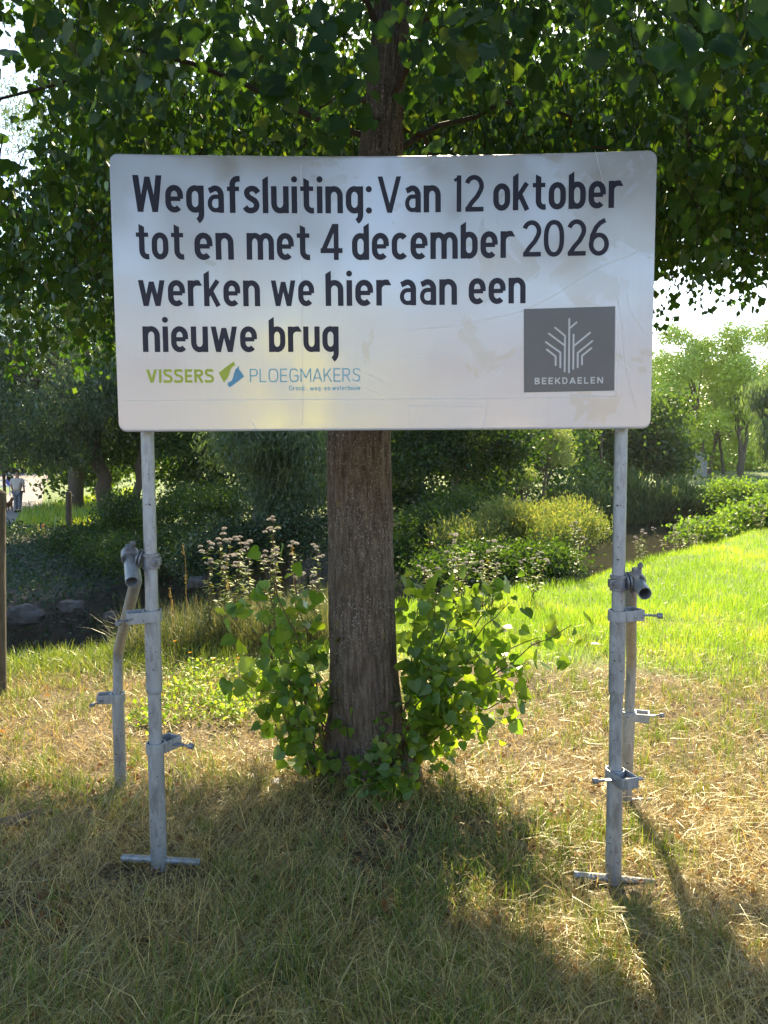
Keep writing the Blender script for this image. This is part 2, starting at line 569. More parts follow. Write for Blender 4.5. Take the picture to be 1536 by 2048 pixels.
M['navy'] = flat('navy_lettering', (.006, .008, .036), .5, .05)
M['lime'] = flat('lime_print', (.38, .50, .02))
M['sky_print'] = flat('light_blue_print', (.10, .42, .62))
M['blue_print'] = flat('blue_print', (.03, .28, .52))
M['grey_print'] = flat('grey_print', (.12, .127, .14))
M['pale_print'] = flat('pale_print', (.60, .62, .65))
M['scratch'] = flat('scratch_white', (.86, .86, .86), .5, .1)
M['rim'] = flat('folded_rim', (.62, .63, .66), .4, .5)

# ------------------------------------------------------------------ object helpers


def tag(o, label=None, cat=None, group=None, kind=None):
    if label: o['label'] = label
    if cat: o['category'] = cat
    if group: o['group'] = group
    if kind: o['kind'] = kind
    return o


def link(name, me, parent=None):
    o = bpy.data.objects.new(name, me)
    COL.objects.link(o)
    if parent is not None:
        o.parent = parent
    return o


def empty(name, loc, **kw):
    o = bpy.data.objects.new(name, None)
    COL.objects.link(o)
    o.location = loc
    o.empty_display_size = .1
    return tag(o, **kw)


def np_mesh(name, v, f, mats, tint=None, smooth=False, mi=None):
    """mesh from arrays; f is (n,3), (n,4) or a list of such arrays"""
    me = bpy.data.meshes.new(name)
    fl = [np.asarray(a) for a in (f if isinstance(f, (list, tuple)) else [f]) if len(a)]
    v = np.asarray(v, np.float32)
    me.vertices.add(len(v))
    me.vertices.foreach_set('co', v.ravel())
    idx = np.concatenate([a.ravel() for a in fl])
    cnt = np.concatenate([np.full(len(a), a.shape[1]) for a in fl])
    me.loops.add(len(idx))
    me.loops.foreach_set('vertex_index', idx.astype(np.int32))
    me.polygons.add(len(cnt))
    st = np.concatenate([[0], np.cumsum(cnt)[:-1]])
    me.polygons.foreach_set('loop_start', st.astype(np.int32))
    me.polygons.foreach_set('loop_total', cnt.astype(np.int32))
    me.polygons.foreach_set('use_smooth', np.full(len(cnt), smooth))
    for m in (mats if isinstance(mats, (list, tuple)) else [mats]):
        me.materials.append(m)
    if mi is not None:
        me.polygons.foreach_set('material_index', np.asarray(mi, np.int32))
    if tint is not None:
        a = me.attributes.new('tint', 'FLOAT', 'POINT')
        a.data.foreach_set('value', np.asarray(tint, np.float32))
    me.update()
    return me


class MB:
    def __init__(s):
        s.v, s.f = [], []

    def add(s, v, f):
        o = len(s.v)
        s.v += [tuple(p) for p in v]
        s.f += [tuple(i + o for i in q) for q in f]

    def box(s, c, size, rot=None):
        c = Vector(c)
        v = []
        for x in (-1, 1):
            for y in (-1, 1):
                for z in (-1, 1):
                    p = Vector((x * size[0] / 2, y * size[1] / 2, z * size[2] / 2))
                    v.append(c + (rot @ p if rot is not None else p))
        s.add(v, [(0, 1, 3, 2), (4, 6, 7, 5), (0, 4, 5, 1), (2, 3, 7, 6), (0, 2, 6, 4), (1, 5, 7, 3)])

    def tube(s, pts, rad, n=20, cap=True, closed_end=True):
        pts = [Vector(p) for p in pts]
        rad = rad if isinstance(rad, (list, tuple)) else [rad] * len(pts)
        rings = []
        up = None
        for i, p in enumerate(pts):
            d = (pts[min(i + 1, len(pts) - 1)] - pts[max(i - 1, 0)]).normalized()
            if up is None:
                up = Vector((0, 1, 0)) if abs(d.y) < .9 else Vector((1, 0, 0))
            a = (up - d * up.dot(d)).normalized()
            up = a
            b = d.cross(a)
            rings.append([p + (a * math.cos(2 * math.pi * k / n) + b * math.sin(2 * math.pi * k / n)) * rad[i] for k in range(n)])
        v = [q for r_ in rings for q in r_]
        f = []
        for i in range(len(rings) - 1):
            for k in range(n):
                f.append((i * n + k, i * n + (k + 1) % n, (i + 1) * n + (k + 1) % n, (i + 1) * n + k))
        if cap:
            f.append(tuple(range(n))[::-1])
            f.append(tuple((len(rings) - 1) * n + k for k in range(n)))
        s.add(v, f)

    def pipe(s, pts, ro, ri, n=24):
        """a tube with a real bore: outer wall, inner wall and annular ends"""
        pts = [Vector(p) for p in pts]
        path = pts + pts[::-1] + [pts[0]]
        m = len(pts)
        rings = []
        ups = []
        up = None
        for i, p in enumerate(pts):
            d = (pts[min(i + 1, m - 1)] - pts[max(i - 1, 0)]).normalized()
            if up is None:
                up = Vector((0, 0, 1)) if abs(d.z) < .9 else Vector((1, 0, 0))
            a = (up - d * up.dot(d)).normalized()
            up = a
            ups.append((a, d.cross(a)))
        for seq, r_ in ((range(m), ro), (range(m - 1, -1, -1), ri)):
            for i in seq:
                a, b = ups[i]
                rings.append([pts[i] + (a * math.cos(2 * math.pi * k / n) + b * math.sin(2 * math.pi * k / n)) * r_ for k in range(n)])
        v = [q for r_ in rings for q in r_]
        f = []
        L = len(rings)
        for i in range(L):
            j = (i + 1) % L
            for k in range(n):
                f.append((i * n + k, i * n + (k + 1) % n, j * n + (k + 1) % n, j * n + k))
        s.add(v, f)

    def build(s, name, m, parent=None, smooth=None, loc=None, bevel=0):
        me = bpy.data.meshes.new(name)
        loc = Vector(loc) if loc is not None else Vector((0, 0, 0))
        me.from_pydata([Vector(p) - loc for p in s.v], [], s.f)
        me.materials.append(m)
        me.update()
        if smooth:
            me.polygons.foreach_set('use_smooth', np.ones(len(me.polygons), bool))
            try:
                me.set_sharp_from_angle(angle=R(smooth))
            except Exception:
                pass
        o = link(name, me, parent)
        if parent is not None:
            o.location = loc - wloc(parent)
        else:
            o.location = loc
        if bevel:
            b = o.modifiers.new('bevel', 'BEVEL')
            b.width = bevel
            b.segments = 2
            b.limit_method = 'ANGLE'
        return o


def wloc(o):
    p = Vector((0, 0, 0))
    while o is not None:
        p = p + o.location
        o = o.parent
    return p


def frames(n, t):
    """rotation frames: columns x (across), y (towards the tip t), z (the leaf's normal)"""
    t = t / np.linalg.norm(t, axis=1, keepdims=True)
    n = n - (n * t).sum(1, keepdims=True) * t
    n = n / np.maximum(np.linalg.norm(n, axis=1, keepdims=True), 1e-6)
    x = np.cross(t, n)
    return np.stack([x, t, n], axis=2)


def scatter(tv, tf, pos, rot, scale, tint):
    """copies of a small template shape as one array of verts and faces"""
    tv = np.asarray(tv, float)
    tf = np.asarray(tf)
    n, k = len(pos), len(tv)
    sc = np.asarray(scale, float)
    if sc.ndim == 1:
        sc = sc[:, None]
    p = tv[None] * sc[:, None, :] if sc.shape[1] == 3 else tv[None] * sc[:, :, None]
    v = np.einsum('nij,nkj->nki', rot, p) + pos[:, None]
    f = tf[None] + (np.arange(n) * k)[:, None, None]
    return v.reshape(-1, 3), f.reshape(-1, tf.shape[1]), np.repeat(tint, k)


# leaf templates (x across, y from stalk to tip, z normal), unit length
HEART = np.array([1.10, .94, 1]) * np.array([(0, .08, 0), (.16, -.04, .03), (.36, .02, .06), (.47, .20, .07), (.46, .40, .06), (.34, .62, .03), (.17, .82, 0), (0, 1.02, -.05),
                  (-.17, .82, 0), (-.34, .62, .03), (-.46, .40, .06), (-.47, .20, .07), (-.36, .02, .06), (-.16, -.04, .03), (0, .45, -.01)])
HEART_F = np.array([(14, k, k + 1) for k in range(13)] + [(14, 13, 0)])
# small heart for leaves farther off
HEART2 = np.array([(0, 0, 0), (.42, .12, .05), (.40, .52, .04), (0, 1, -.04), (-.40, .52, .04), (-.42, .12, .05)])
HEART2_F = np.array([(0, 1, 2), (0, 2, 3), (0, 3, 4), (0, 4, 5)])
LANCE = np.array([(0, 0, 0), (.12, .4, .02), (0, 1, -.06), (-.12, .4, .02)])
RHOMB = np.array([(0, 0, 0), (.33, .45, .05), (0, 1, -.04), (-.33, .45, .05)])
RH_F = np.array([(0, 1, 2), (0, 2, 3)])


def serr(seed):
    """a heart leaf with a toothed rim and a gentle wave"""
    r_ = np.random.default_rng(seed)
    out = []
    base = HEART[:14]
    nb = len(base)
    for k in range(nb):
        a, b = base[k], base[(k + 1) % nb]
        out.append(a * np.array([1.0, 1.0, 1]))
        mid = (a + b) / 2
        mid[:2] = mid[:2] + (mid[:2] - np.array([0, .4])) * .035
        mid = mid + (0, 0, r_.uniform(-.008, .008))
        out.append(mid)
    rim = np.array(out)
    rim[:, :2] *= 1 + r_.uniform(-.03, .03, (len(rim), 1))
    rim[:, 2] += .04 * np.sin(rim[:, 1] * 7 + r_.uniform(0, 6)) * np.abs(rim[:, 0]) * 2
    # midrib points keep a crease down the leaf
    rib = np.array([(0, .08, -.015), (0, .35, -.02), (0, .62, -.02), (0, .85, -.02)])
    v = np.vstack([rim, rib])
    n = len(rim)
    f = []
    for k in range(n):
        y = (rim[k][1] + rim[(k + 1) % n][1]) / 2
        j = 0 if y < .2 else 1 if y < .48 else 2 if y < .74 else 3
        f.append((n + j, k, (k + 1) % n))
    # close the gaps along the midrib
    side = [[], []]
    for s_ in (0, 1):
        for j in range(3):
            ks = []
            for k in range(n):
                y = (rim[k][1] + rim[(k + 1) % n][1]) / 2
                jj = 0 if y < .2 else 1 if y < .48 else 2 if y < .74 else 3
                k2 = (k + 1) % n
                y2 = (rim[k2][1] + rim[(k2 + 1) % n][1]) / 2
                j2 = 0 if y2 < .2 else 1 if y2 < .48 else 2 if y2 < .74 else 3
                if {jj, j2} == {j, j + 1} and (rim[k2][0] > 0) == (s_ == 0):
                    ks.append(k2)
            for k2 in ks:
                f.append((n + j, n + j + 1, k2))
    f = np.array(f)
    e1, e2 = v[f[:, 1]] - v[f[:, 0]], v[f[:, 2]] - v[f[:, 0]]
    up_ = np.cross(e1, e2)[:, 2]
    f[up_ < 0] = f[up_ < 0][:, ::-1]
    return v, f[np.abs(up_) > 1e-7]


def rand_unit(n, r_=rng):
    v = r_.normal(size=(n, 3))
    return v / np.linalg.norm(v, axis=1, keepdims=True)


# ------------------------------------------------------------------ THE SETTING: terrain, water, path, road
def axis(*segs):
    out = []
    for a, b, n in segs:
        out += list(np.linspace(a, b, n, endpoint=False))
    out.append(segs[-1][1])
    return np.array(out)


gx = axis((-260, -60, 10), (-60, -14, 40), (-14, -4, 45), (-4, 4, 80), (4, 20, 60), (20, 60, 34), (60, 260, 10))
gy = axis((-80, -8, 10), (-8, 1.2, 14), (1.2, 8, 80), (8, 24, 90), (24, 50, 60), (50, 120, 24), (120, 300, 10))
GX, GY = np.meshgrid(gx, gy)
GZ = H(GX, GY)


def cover(x, y):
    """0 dry thatch, .5 green turf, 1 bare dark bank"""
    d, wd, side = chan(x, y)
    nearside = side <= 0
    n = fbm(x * .7, y * .7, 0, 21)
    edge = 6.2 + np.where(x > 0, .0, -0.5) + (n - .5) * 1.6
    green = .5 * sstep(-.5, .6, y - edge)
    t = np.where(nearside, green, .5)
    t = np.where((d < wd + 2.3) & (y < 20), 1.0, t)
    t = np.where(~nearside & (x < 3) & (y < 27), 1.0, t)
    t = np.where((x < 3) & (y > 12) & (y < 28) & ~nearside, 1.0, t)
    return t


nx, ny = len(gx), len(gy)
V = np.stack([GX, GY, GZ], -1).reshape(-1, 3)
I = (np.arange(ny - 1)[:, None] * nx + np.arange(nx - 1)[None]).ravel()
F = np.stack([I, I + 1, I + 1 + nx, I + nx], 1)
g = link('ground', np_mesh('ground', V, F, M['ground'], tint=cover(V[:, 0], V[:, 1]), smooth=True))
tag(g, kind='structure')

wv = []
wn = 40
# river water: one sheet low in its channel
xs = np.linspace(-60, 90, 40); ys = np.linspace(-12, 50, 30)
WX, WY = np.meshgrid(xs, ys)
WV = np.stack([WX, WY, np.full_like(WX, -2.45)], -1).reshape(-1, 3)
I = (np.arange(29)[:, None] * 40 + np.arange(39)[None]).ravel()
d_, w_, s_ = chan(WV[:, 0], WV[:, 1])
keep = np.array([min(d_[[i, i + 1, i + 41, i + 40]]) < 8 for i in I])
WF = np.stack([I, I + 1, I + 41, I + 40], 1)[keep]
wo_ = link('river_water', np_mesh('river_water', WV, WF, M['water']))
tag(wo_, kind='structure')


def strip(name, left, right, m, lift=.006, n=60, thick=0.0):
    """a paved strip between two polylines, laid on the terrain"""
    def samp(pl):
        pl = np.array(pl, float)
        s = np.concatenate([[0], np.cumsum(np.hypot(*np.diff(pl, axis=0).T))])
        u = np.linspace(0, s[-1], n)
        return np.stack([np.interp(u, s, pl[:, 0]), np.interp(u, s, pl[:, 1])], 1)
    a, b = samp(left), samp(right)
    k = 9
    v = []
    for j in range(k):
        p = a + (b - a) * j / (k - 1)
        v.append(np.column_stack([p, H(p[:, 0], p[:, 1]) + lift]))
    v = np.stack(v, 1).reshape(-1, 3)
    I = (np.arange(n - 1)[:, None] * k + np.arange(k - 1)[None]).ravel()
    o = link(name, np_mesh(name, v, np.stack([I, I + 1, I + 1 + k, I + k], 1), m, smooth=True))
    return tag(o, kind='structure')


strip('footpath', [(-15.2, 26.5), (-17.0, 31), (-19.6, 39), (-27, 57), (-40, 90)], [(-11.8, 26.5), (-14.0, 30), (-15.6, 35), (-25.2, 57), (-38, 90)], M['paving'], .05)
strip('street', [(-36, 30), (-34, 60), (-52, 110)], [(-20.5, 30), (-28.5, 60), (-42, 110)], M['road'], .03)
strip('road_behind', [(-60, -9.5), (60, -9.5)], [(-60, -4.2), (60, -4.2)], M['road'], .03, n=40)

# a sunlit terrace across the road behind the viewer: the glossy board mirrors it
M['brick'] = surf_mat('warm_brick', [(.3, (.26, .22, .20)), (.7, (.36, .31, .28))], 5, .9)
M['tile'] = surf_mat('roof_tile', [(.3, (.10, .08, .075)), (.7, (.18, .14, .13))], 5, .8)
M['dark_glass'] = flat('window_glass', (.03, .04, .05), .08, .5)
M['frame'] = flat('window_frame', (.72, .71, .68))


def house(x0, wdt, Y, hgt, label):
    z0 = h1(x0 + wdt / 2, Y) - .1
    root = bpy.data.objects.new('terraced_house', None)
    COL.objects.link(root)
    root.location = (x0 + wdt / 2, Y, z0)
    tag(root, label, 'house', 'houses across the road behind the viewer')

    def add(name, c, size, m, par=root):
        v = [((i & 1) - .5, ((i >> 1) & 1) - .5, (i >> 2) - .5) for i in range(8)]
        v = np.array(v) * np.array(size)
        me = np_mesh(name, v, np.array([(0, 2, 3, 1), (4, 5, 7, 6), (0, 1, 5, 4), (2, 6, 7, 3), (0, 4, 6, 2), (1, 3, 7, 5)]), m)
        o = link(name, me, par)
        p = Vector(c)
        q = par
        while q is not None:
            p = p - q.location
            q = q.parent
        o.location = p
        return o
    add('wall', (x0 + wdt / 2, Y - 4, z0 + hgt / 2), (wdt, 8, hgt), M['brick'])
    v = np.array([(-wdt / 2 - .1, .4, 0), (wdt / 2 + .1, .4, 0), (wdt / 2 + .1, -8.4, 0), (-wdt / 2 - .1, -8.4, 0), (-wdt / 2 - .1, -4, 3.2), (wdt / 2 + .1, -4, 3.2)])
    o = link('roof', np_mesh('roof', v, [np.array([(0, 1, 5, 4), (2, 3, 4, 5), (0, 3, 2, 1)]), np.array([(0, 4, 3), (1, 2, 5)])], M['tile']), root)
    o.location = (0, 0, hgt + .003)
    for zz in (1.5, 4.1):
        for xx in (.27, .73):
            if zz < 2 and xx > .5: continue
            f_ = add('window', (x0 + wdt * xx, Y + .01, z0 + zz), (1.7, .12, 1.4), M['frame'])
            add('pane', (x0 + wdt * xx, Y + .05, z0 + zz), (1.55, .06, 1.25), M['dark_glass'], f_)
    d_o = add('door', (x0 + wdt * .75, Y + .01, z0 + 1.12), (1.0, .12, 2.1), M['frame'])


for i_ in range(8):
    house(-28 + i_ * 6.6, 6.5, -34, 5.4, ['first', 'second', 'third', 'fourth', 'fifth', 'sixth', 'seventh', 'last'][i_] + ' brick terraced house of the row across the road')

# ------------------------------------------------------------------ the information sign and its tube stand
SY = 2.83      # forward distance of the panel's edges
BOW = .040     # the panel bows away from the camera in the middle
CORN = {}
TL, TR = P(216, 305, SY), P(1315, 301, SY)
BL, BR = P(240, 865, SY), P(1300, 855.5, SY)
XL, XR = (TL.x + BL.x) / 2, (TR.x + BR.x) / 2
ZT, ZB = (TL.z + TR.z) / 2, (BL.z + BR.z) / 2
SW, SH = XR - XL, ZT - ZB
XC, ZC = (XL + XR) / 2, (ZT + ZB) / 2


def bow(x):
    u = (x - XC) / (SW / 2)
    return BOW * (1 - u * u)


def px_panel(px, py):
    """photo pixel on the panel -> panel x, z in metres (the bow taken out)"""
    x = P(px, py, SY).x
    for _ in range(6):
        p = P(px, py, SY + bow(x))
        x = p.x
    return p.x, p.z


sign = empty('information_sign', (XC, SY, 0), label='large white roadworks notice board on a galvanised tube stand before the tree trunk', cat='sign')


def rrect(x0, x1, z0, z1, r_, seg=8, nx_=24):
    pts = []
    for cx, cz, a0 in ((x1 - r_, z1 - r_, 0), (x0 + r_, z1 - r_, 90), (x0 + r_, z0 + r_, 180), (x1 - r_, z0 + r_, 270)):
        for k in range(seg + 1):
            a = R(a0 + 90 * k / seg)
            pts.append((cx + r_ * math.cos(a), cz + r_ * math.sin(a)))
    return pts


def panel_plate(name, x0, x1, z0, z1, r_, off, thick, m, parent, rimw=.006):
    """rounded plate following the bow: columns of quads so it bends smoothly"""
    cols = sorted(set([x0, x1] + [x0 + r_ * (1 - math.cos(R(a))) for a in range(0, 91, 15)] + [x1 - r_ * (1 - math.cos(R(a))) for a in range(0, 91, 15)] + list(np.linspace(x0 + r_, x1 - r_, 90))))
    v, f = [], []

    def zl(x):
        if r_ <= 0: return z0, z1
        dx = max(0, (x0 + r_) - x, x - (x1 - r_))
        k = r_ - math.sqrt(max(0, r_ * r_ - dx * dx))
        return z0 + k, z1 - k
    for x in cols:
        a, b = zl(x)
        y = SY + bow(x) - off
        e = min(rimw, (b - a) / 3)
        for (zz, yy) in ((a, y + thick), (a, y + e * .6), (a + e * .3, y + e * .15), (a + e, y), (a + e + .003, y), (b - e - .003, y), (b - e, y), (b - e * .3, y + e * .15), (b, y + e * .6), (b, y + thick)):
            v.append((x, yy, zz))
    for i in range(len(cols) - 1):
        for j in range(9):
            f.append((i * 10 + j, (i + 1) * 10 + j, (i + 1) * 10 + j + 1, i * 10 + j + 1))
        f.append((i * 10 + 9, (i + 1) * 10 + 9, (i + 1) * 10, i * 10))
    f.append(tuple(range(10)))
    f.append(tuple((len(cols) - 1) * 10 + j for j in range(9, -1, -1)))
    mb = MB()
    mb.add(v, f)
    return mb.build(name, m, parent, smooth=40, loc=(XC, SY, ZC))


panel = panel_plate('panel', XL, XR, ZB, ZT, .028, 0, .022, M['sheet'], sign)


def ribbon(mb, pts, wdt, off, closed=False, flip=False, slant=(0, 0), rnd=False, u=None):
    """flat stroke of width wdt along 2-D points, on the bowed panel; slant cuts its ends obliquely"""
    pts = [np.array(p, float) for p in pts]
    # drop doubles
    q = [pts[0]]
    for p in pts[1:]:
        if np.hypot(*(p - q[-1])) > 1e-5: q.append(p)
    if closed and np.hypot(*(q[0] - q[-1])) < 1e-5: q.pop()
    pts = q
    n = len(pts)
    L, Rr = [], []
    for i in range(n):
        a = pts[i - 1] if (i > 0 or closed) else None
        b = pts[(i + 1) % n] if (i < n - 1 or closed) else None
        d1 = (pts[i] - a) / np.hypot(*(pts[i] - a)) if a is not None else None
        d2 = (b - pts[i]) / np.hypot(*(b - pts[i])) if b is not None else None
        if d1 is None: d1 = d2
        if d2 is None: d2 = d1
        n1, n2 = np.array([-d1[1], d1[0]]), np.array([-d2[1], d2[0]])
        nn = n1 + n2
        l = np.hypot(*nn)
        nn = nn / l if l > 1e-6 else n1
        k = min(1 / max(.35, float(nn @ n1)), 1.05 if float(n1 @ n2) < -.05 else 1.5)
        hw = wdt / 2
        s = 0
        if not closed and i == 0: s = slant[0]
        if not closed and i == n - 1: s = slant[1]
        L.append(pts[i] + nn * hw * k + d1 * s)
        Rr.append(pts[i] - nn * hw * k - d1 * s)
    if rnd and not closed:
        for end in (0, 1):
            i = 0 if end == 0 else n - 1
            d = pts[0] - pts[1] if end == 0 else pts[-1] - pts[-2]
            d = d / np.hypot(*d)
            nn = np.array([-d[1], d[0]])
            fan = [pts[i] + (nn * math.cos(a) + d * math.sin(a)) * wdt / 2 for a in np.linspace(0, math.pi, 7)]
            v = [(p[0], SY + bow(p[0]) - off, p[1]) for p in fan]
            mb.add(v, [tuple(range(7))])
            off = off + .00002
    v = []
    for i in range(n):
        for p in (L[i], Rr[i]):
            v.append((p[0], SY + bow(p[0]) - off, p[1]))
    f = []
    for i in range(n if closed else n - 1):
        j = (i + 1) % n
        f.append((2 * i, 2 * j, 2 * j + 1, 2 * i + 1))
    mb.add(v, f)


def arc(cx, cy, rx, ry, a0, a1, n=9):
    return [(cx + rx * math.cos(R(a0 + (a1 - a0) * k / (n - 1))), cy + ry * math.sin(R(a0 + (a1 - a0) * k / (n - 1)))) for k in range(n)]


def cat(pts, n=6, closed=False):
    """Catmull-Rom through points"""
    p = [np.array(a, float) for a in pts]
    q = [p[0]] + p + [p[-1]]
    out = []
    for i in range(1, len(q) - 2):
        for k in range(n):
            t = k / n
            out.append(.5 * ((2 * q[i]) + (-q[i - 1] + q[i + 1]) * t + (2 * q[i - 1] - 5 * q[i] + 4 * q[i + 1] - q[i + 2]) * t * t + (-q[i - 1] + 3 * q[i] - 3 * q[i + 1] + q[i + 2]) * t ** 3))
    out.append(p[-1])
    return [tuple(a) for a in out]


# condensed lowercase built from strokes: cap height 1, x-height .74, stroke .14
def glyphs(T=.14, Tn=.138):
    a = T / 2
    XH = .74
    l, r_, c = a, .48 - a, .24
    rx = c - l
    ry = .20
    bt, tp = a + ry, XH - a - ry
    O = arc(c, tp, rx, ry, 0, 180) + arc(c, bt, rx, ry, 180, 360)
    G = {}
    ST = lambda x, y0, y1, s=.05: dict(p=[(x, y0), (x, y1 - s)], sl=(0, -s))
    arch = [(l, tp - .08)] + arc(c, tp, rx, ry, 180, 0, 13) + [(r_, 0)]
    G['o'] = (.48, [dict(p=O, c=1)])
    G['e'] = (.48, [dict(p=[(r_ + .0, .37), (r_, tp)] + arc(c, tp, rx, ry, 0, 180) + arc(c, bt, rx, ry, 180, 318)), dict(p=[(l, .37), (r_, .37)], w=.125)])
    G['c'] = (.45, [dict(p=arc(c, tp, rx, ry, 38, 180) + arc(c, bt, rx, ry, 180, 322))])
    G['n'] = (.48, [dict(p=[(l, 0), (l, XH)]), dict(p=arch)])
    G['h'] = (.48, [ST(l, 0, 1.02), dict(p=arch)])
    G['u'] = (.48, [dict(p=[(r_, 0), (r_, XH)]), dict(p=[(l, XH), (l, bt)] + arc(c, bt, rx, ry, 180, 360, 13) + [(r_, bt + .08)])])
    rm = .15
    ar = lambda x0, x1: [(x0, tp - .08)] + arc((x0 + x1) / 2, tp, (x1 - x0) / 2, ry, 180, 0, 11) + [(x1, 0)]
    G['m'] = (.78, [dict(p=[(l, 0), (l, XH)]), dict(p=ar(l, .39)), dict(p=ar(.39, .71))])
    G['r'] = (.37, [dict(p=[(l, 0), (l, XH)]), dict(p=[(l, tp - .1)] + arc(.26, tp, .19, ry, 180, 75, 8) + [(.37, XH - a - .005)], sl=(0, -.04))])
    G['a'] = (.46, [dict(p=[(.05, .60)] + arc(.23, tp + .0, .16, ry, 125, 0, 10) + [(.39, 0)]),
                    dict(p=[(.39, .44), (.26, .44)] + arc(.22, .255, .15, .185, 90, 270, 11) + [(.30, .075), (.39, .15)], w=.12)])
    G['g'] = (.48, [dict(p=arc(c, tp, rx, ry, 10, 180) + arc(c, bt, rx, ry, 180, 350)), dict(p=[(r_, XH), (r_, -.04)] + arc(r_ - .2, -.04, .2, .21, 0, -62, 8), sl=(0, .0))])
    G['b'] = (.48, [ST(l, 0, 1.02), dict(p=arc(c, bt, rx, ry, 190, 360) + arc(c, tp, rx, ry, 0, 170))])
    G['d'] = (.48, [ST(r_, 0, 1.02), dict(p=arc(c, tp, rx, ry, 10, 180) + arc(c, bt, rx, ry, 180, 350))])
    G['p'] = (.48, [dict(p=[(l, -.28), (l, XH)]), dict(p=arc(c, bt, rx, ry, 190, 360) + arc(c, tp, rx, ry, 0, 170))])
    G['l'] = (.14, [ST(l, 0, 1.02)])
    G['i'] = (.14, [dict(p=[(l, 0), (l, XH)]), dict(dot=(l, .93))])
    G['t'] = (.38, [dict(p=[(.17, .93), (.17, .24)] + arc(.34, .24, .17, .17, 180, 262, 7) + [(.385, .075)], sl=(.04, 0)), dict(p=[(0, .675), (.37, .675)], w=.125)])
    G['f'] = (.37, [dict(p=[(.15, 0), (.15, .77)] + arc(.31, .77, .16, .165, 180, 100, 7) + [(.365, .935)]), dict(p=[(0, .66), (.34, .66)], w=.125)])
    G['s'] = (.44, [dict(p=cat([(.40, .56), (.33, .645), (.22, .672), (.12, .63), (.085, .55), (.13, .45), (.22, .39), (.32, .32), (.36, .22), (.32, .115), (.21, .068), (.10, .09), (.03, .17)]))])
    G['k'] = (.47, [ST(l, 0, 1.02), dict(p=[(.08, .28), (.40, .74)], w=.135), dict(p=[(.18, .46), (.41, 0)], w=.14)])
    G['w'] = (.76, [dict(q=[(.07, .74), (.21, 0)], w=.15), dict(q=[(.21, 0), (.38, .70)], w=.14), dict(q=[(.38, .70), (.55, 0)], w=.14), dict(q=[(.55, 0), (.69, .74)], w=.15)])
    G['v'] = (.5, [dict(p=[(.06, .74), (.25, .03), (.44, .74)], w=.125)])
    G[':'] = (.15, [dict(dot=(l, .66)), dict(dot=(l, .075))])
    G[','] = (.14, [dict(p=[(.09, .1), (.04, -.12)], w=.11)])
    G['-'] = (.30, [dict(p=[(0, .33), (.28, .33)], w=.11)])
    G['W'] = (.80, [dict(q=[(.08, 1), (.20, 0)], w=.165), dict(q=[(.20, 0), (.40, .96)], w=.14), dict(q=[(.40, .96), (.60, 0)], w=.14), dict(q=[(.60, 0), (.72, 1)], w=.165)])
    G['V'] = (.68, [dict(q=[(.07, 1), (.34, 0)], w=.14), dict(q=[(.34, 0), (.61, 1)], w=.14)])
    G['1'] = (.24, [dict(p=[(.17, 0), (.17, 1)], w=Tn), dict(p=[(.17, .93), (.02, .86)], w=.09)])
    G['2'] = (.60, [dict(p=arc(.30, .70, .235, .245, 160, -8, 13) + [(.50, .58), (.40, .42), (.22, .24), (.09, .06)], w=Tn), dict(p=[(.03, Tn / 2), (.60, Tn / 2)], w=Tn)])
    G['0'] = (.62, [dict(p=cat([(.31, .945), (.44, .90), (.535, .74), (.56, .5), (.535, .26), (.44, .10), (.31, .055), (.18, .10), (.085, .26), (.06, .5), (.085, .74), (.18, .90), (.31, .945)]), c=1, w=Tn)])
    G['4'] = (.66, [dict(p=[(.47, 0), (.47, 1)], w=Tn), dict(q=[(.44, 1), (.09, .24)], w=.15), dict(p=[(.02, .26), (.65, .26)], w=Tn)])
    G['6'] = (.62, [dict(p=arc(.31, .31, .245, .255, 0, 360, 25), c=1, w=Tn), dict(p=[(.075, .36), (.10, .55), (.22, .78), (.35, .90), (.50, .97)], w=Tn)])
    return G


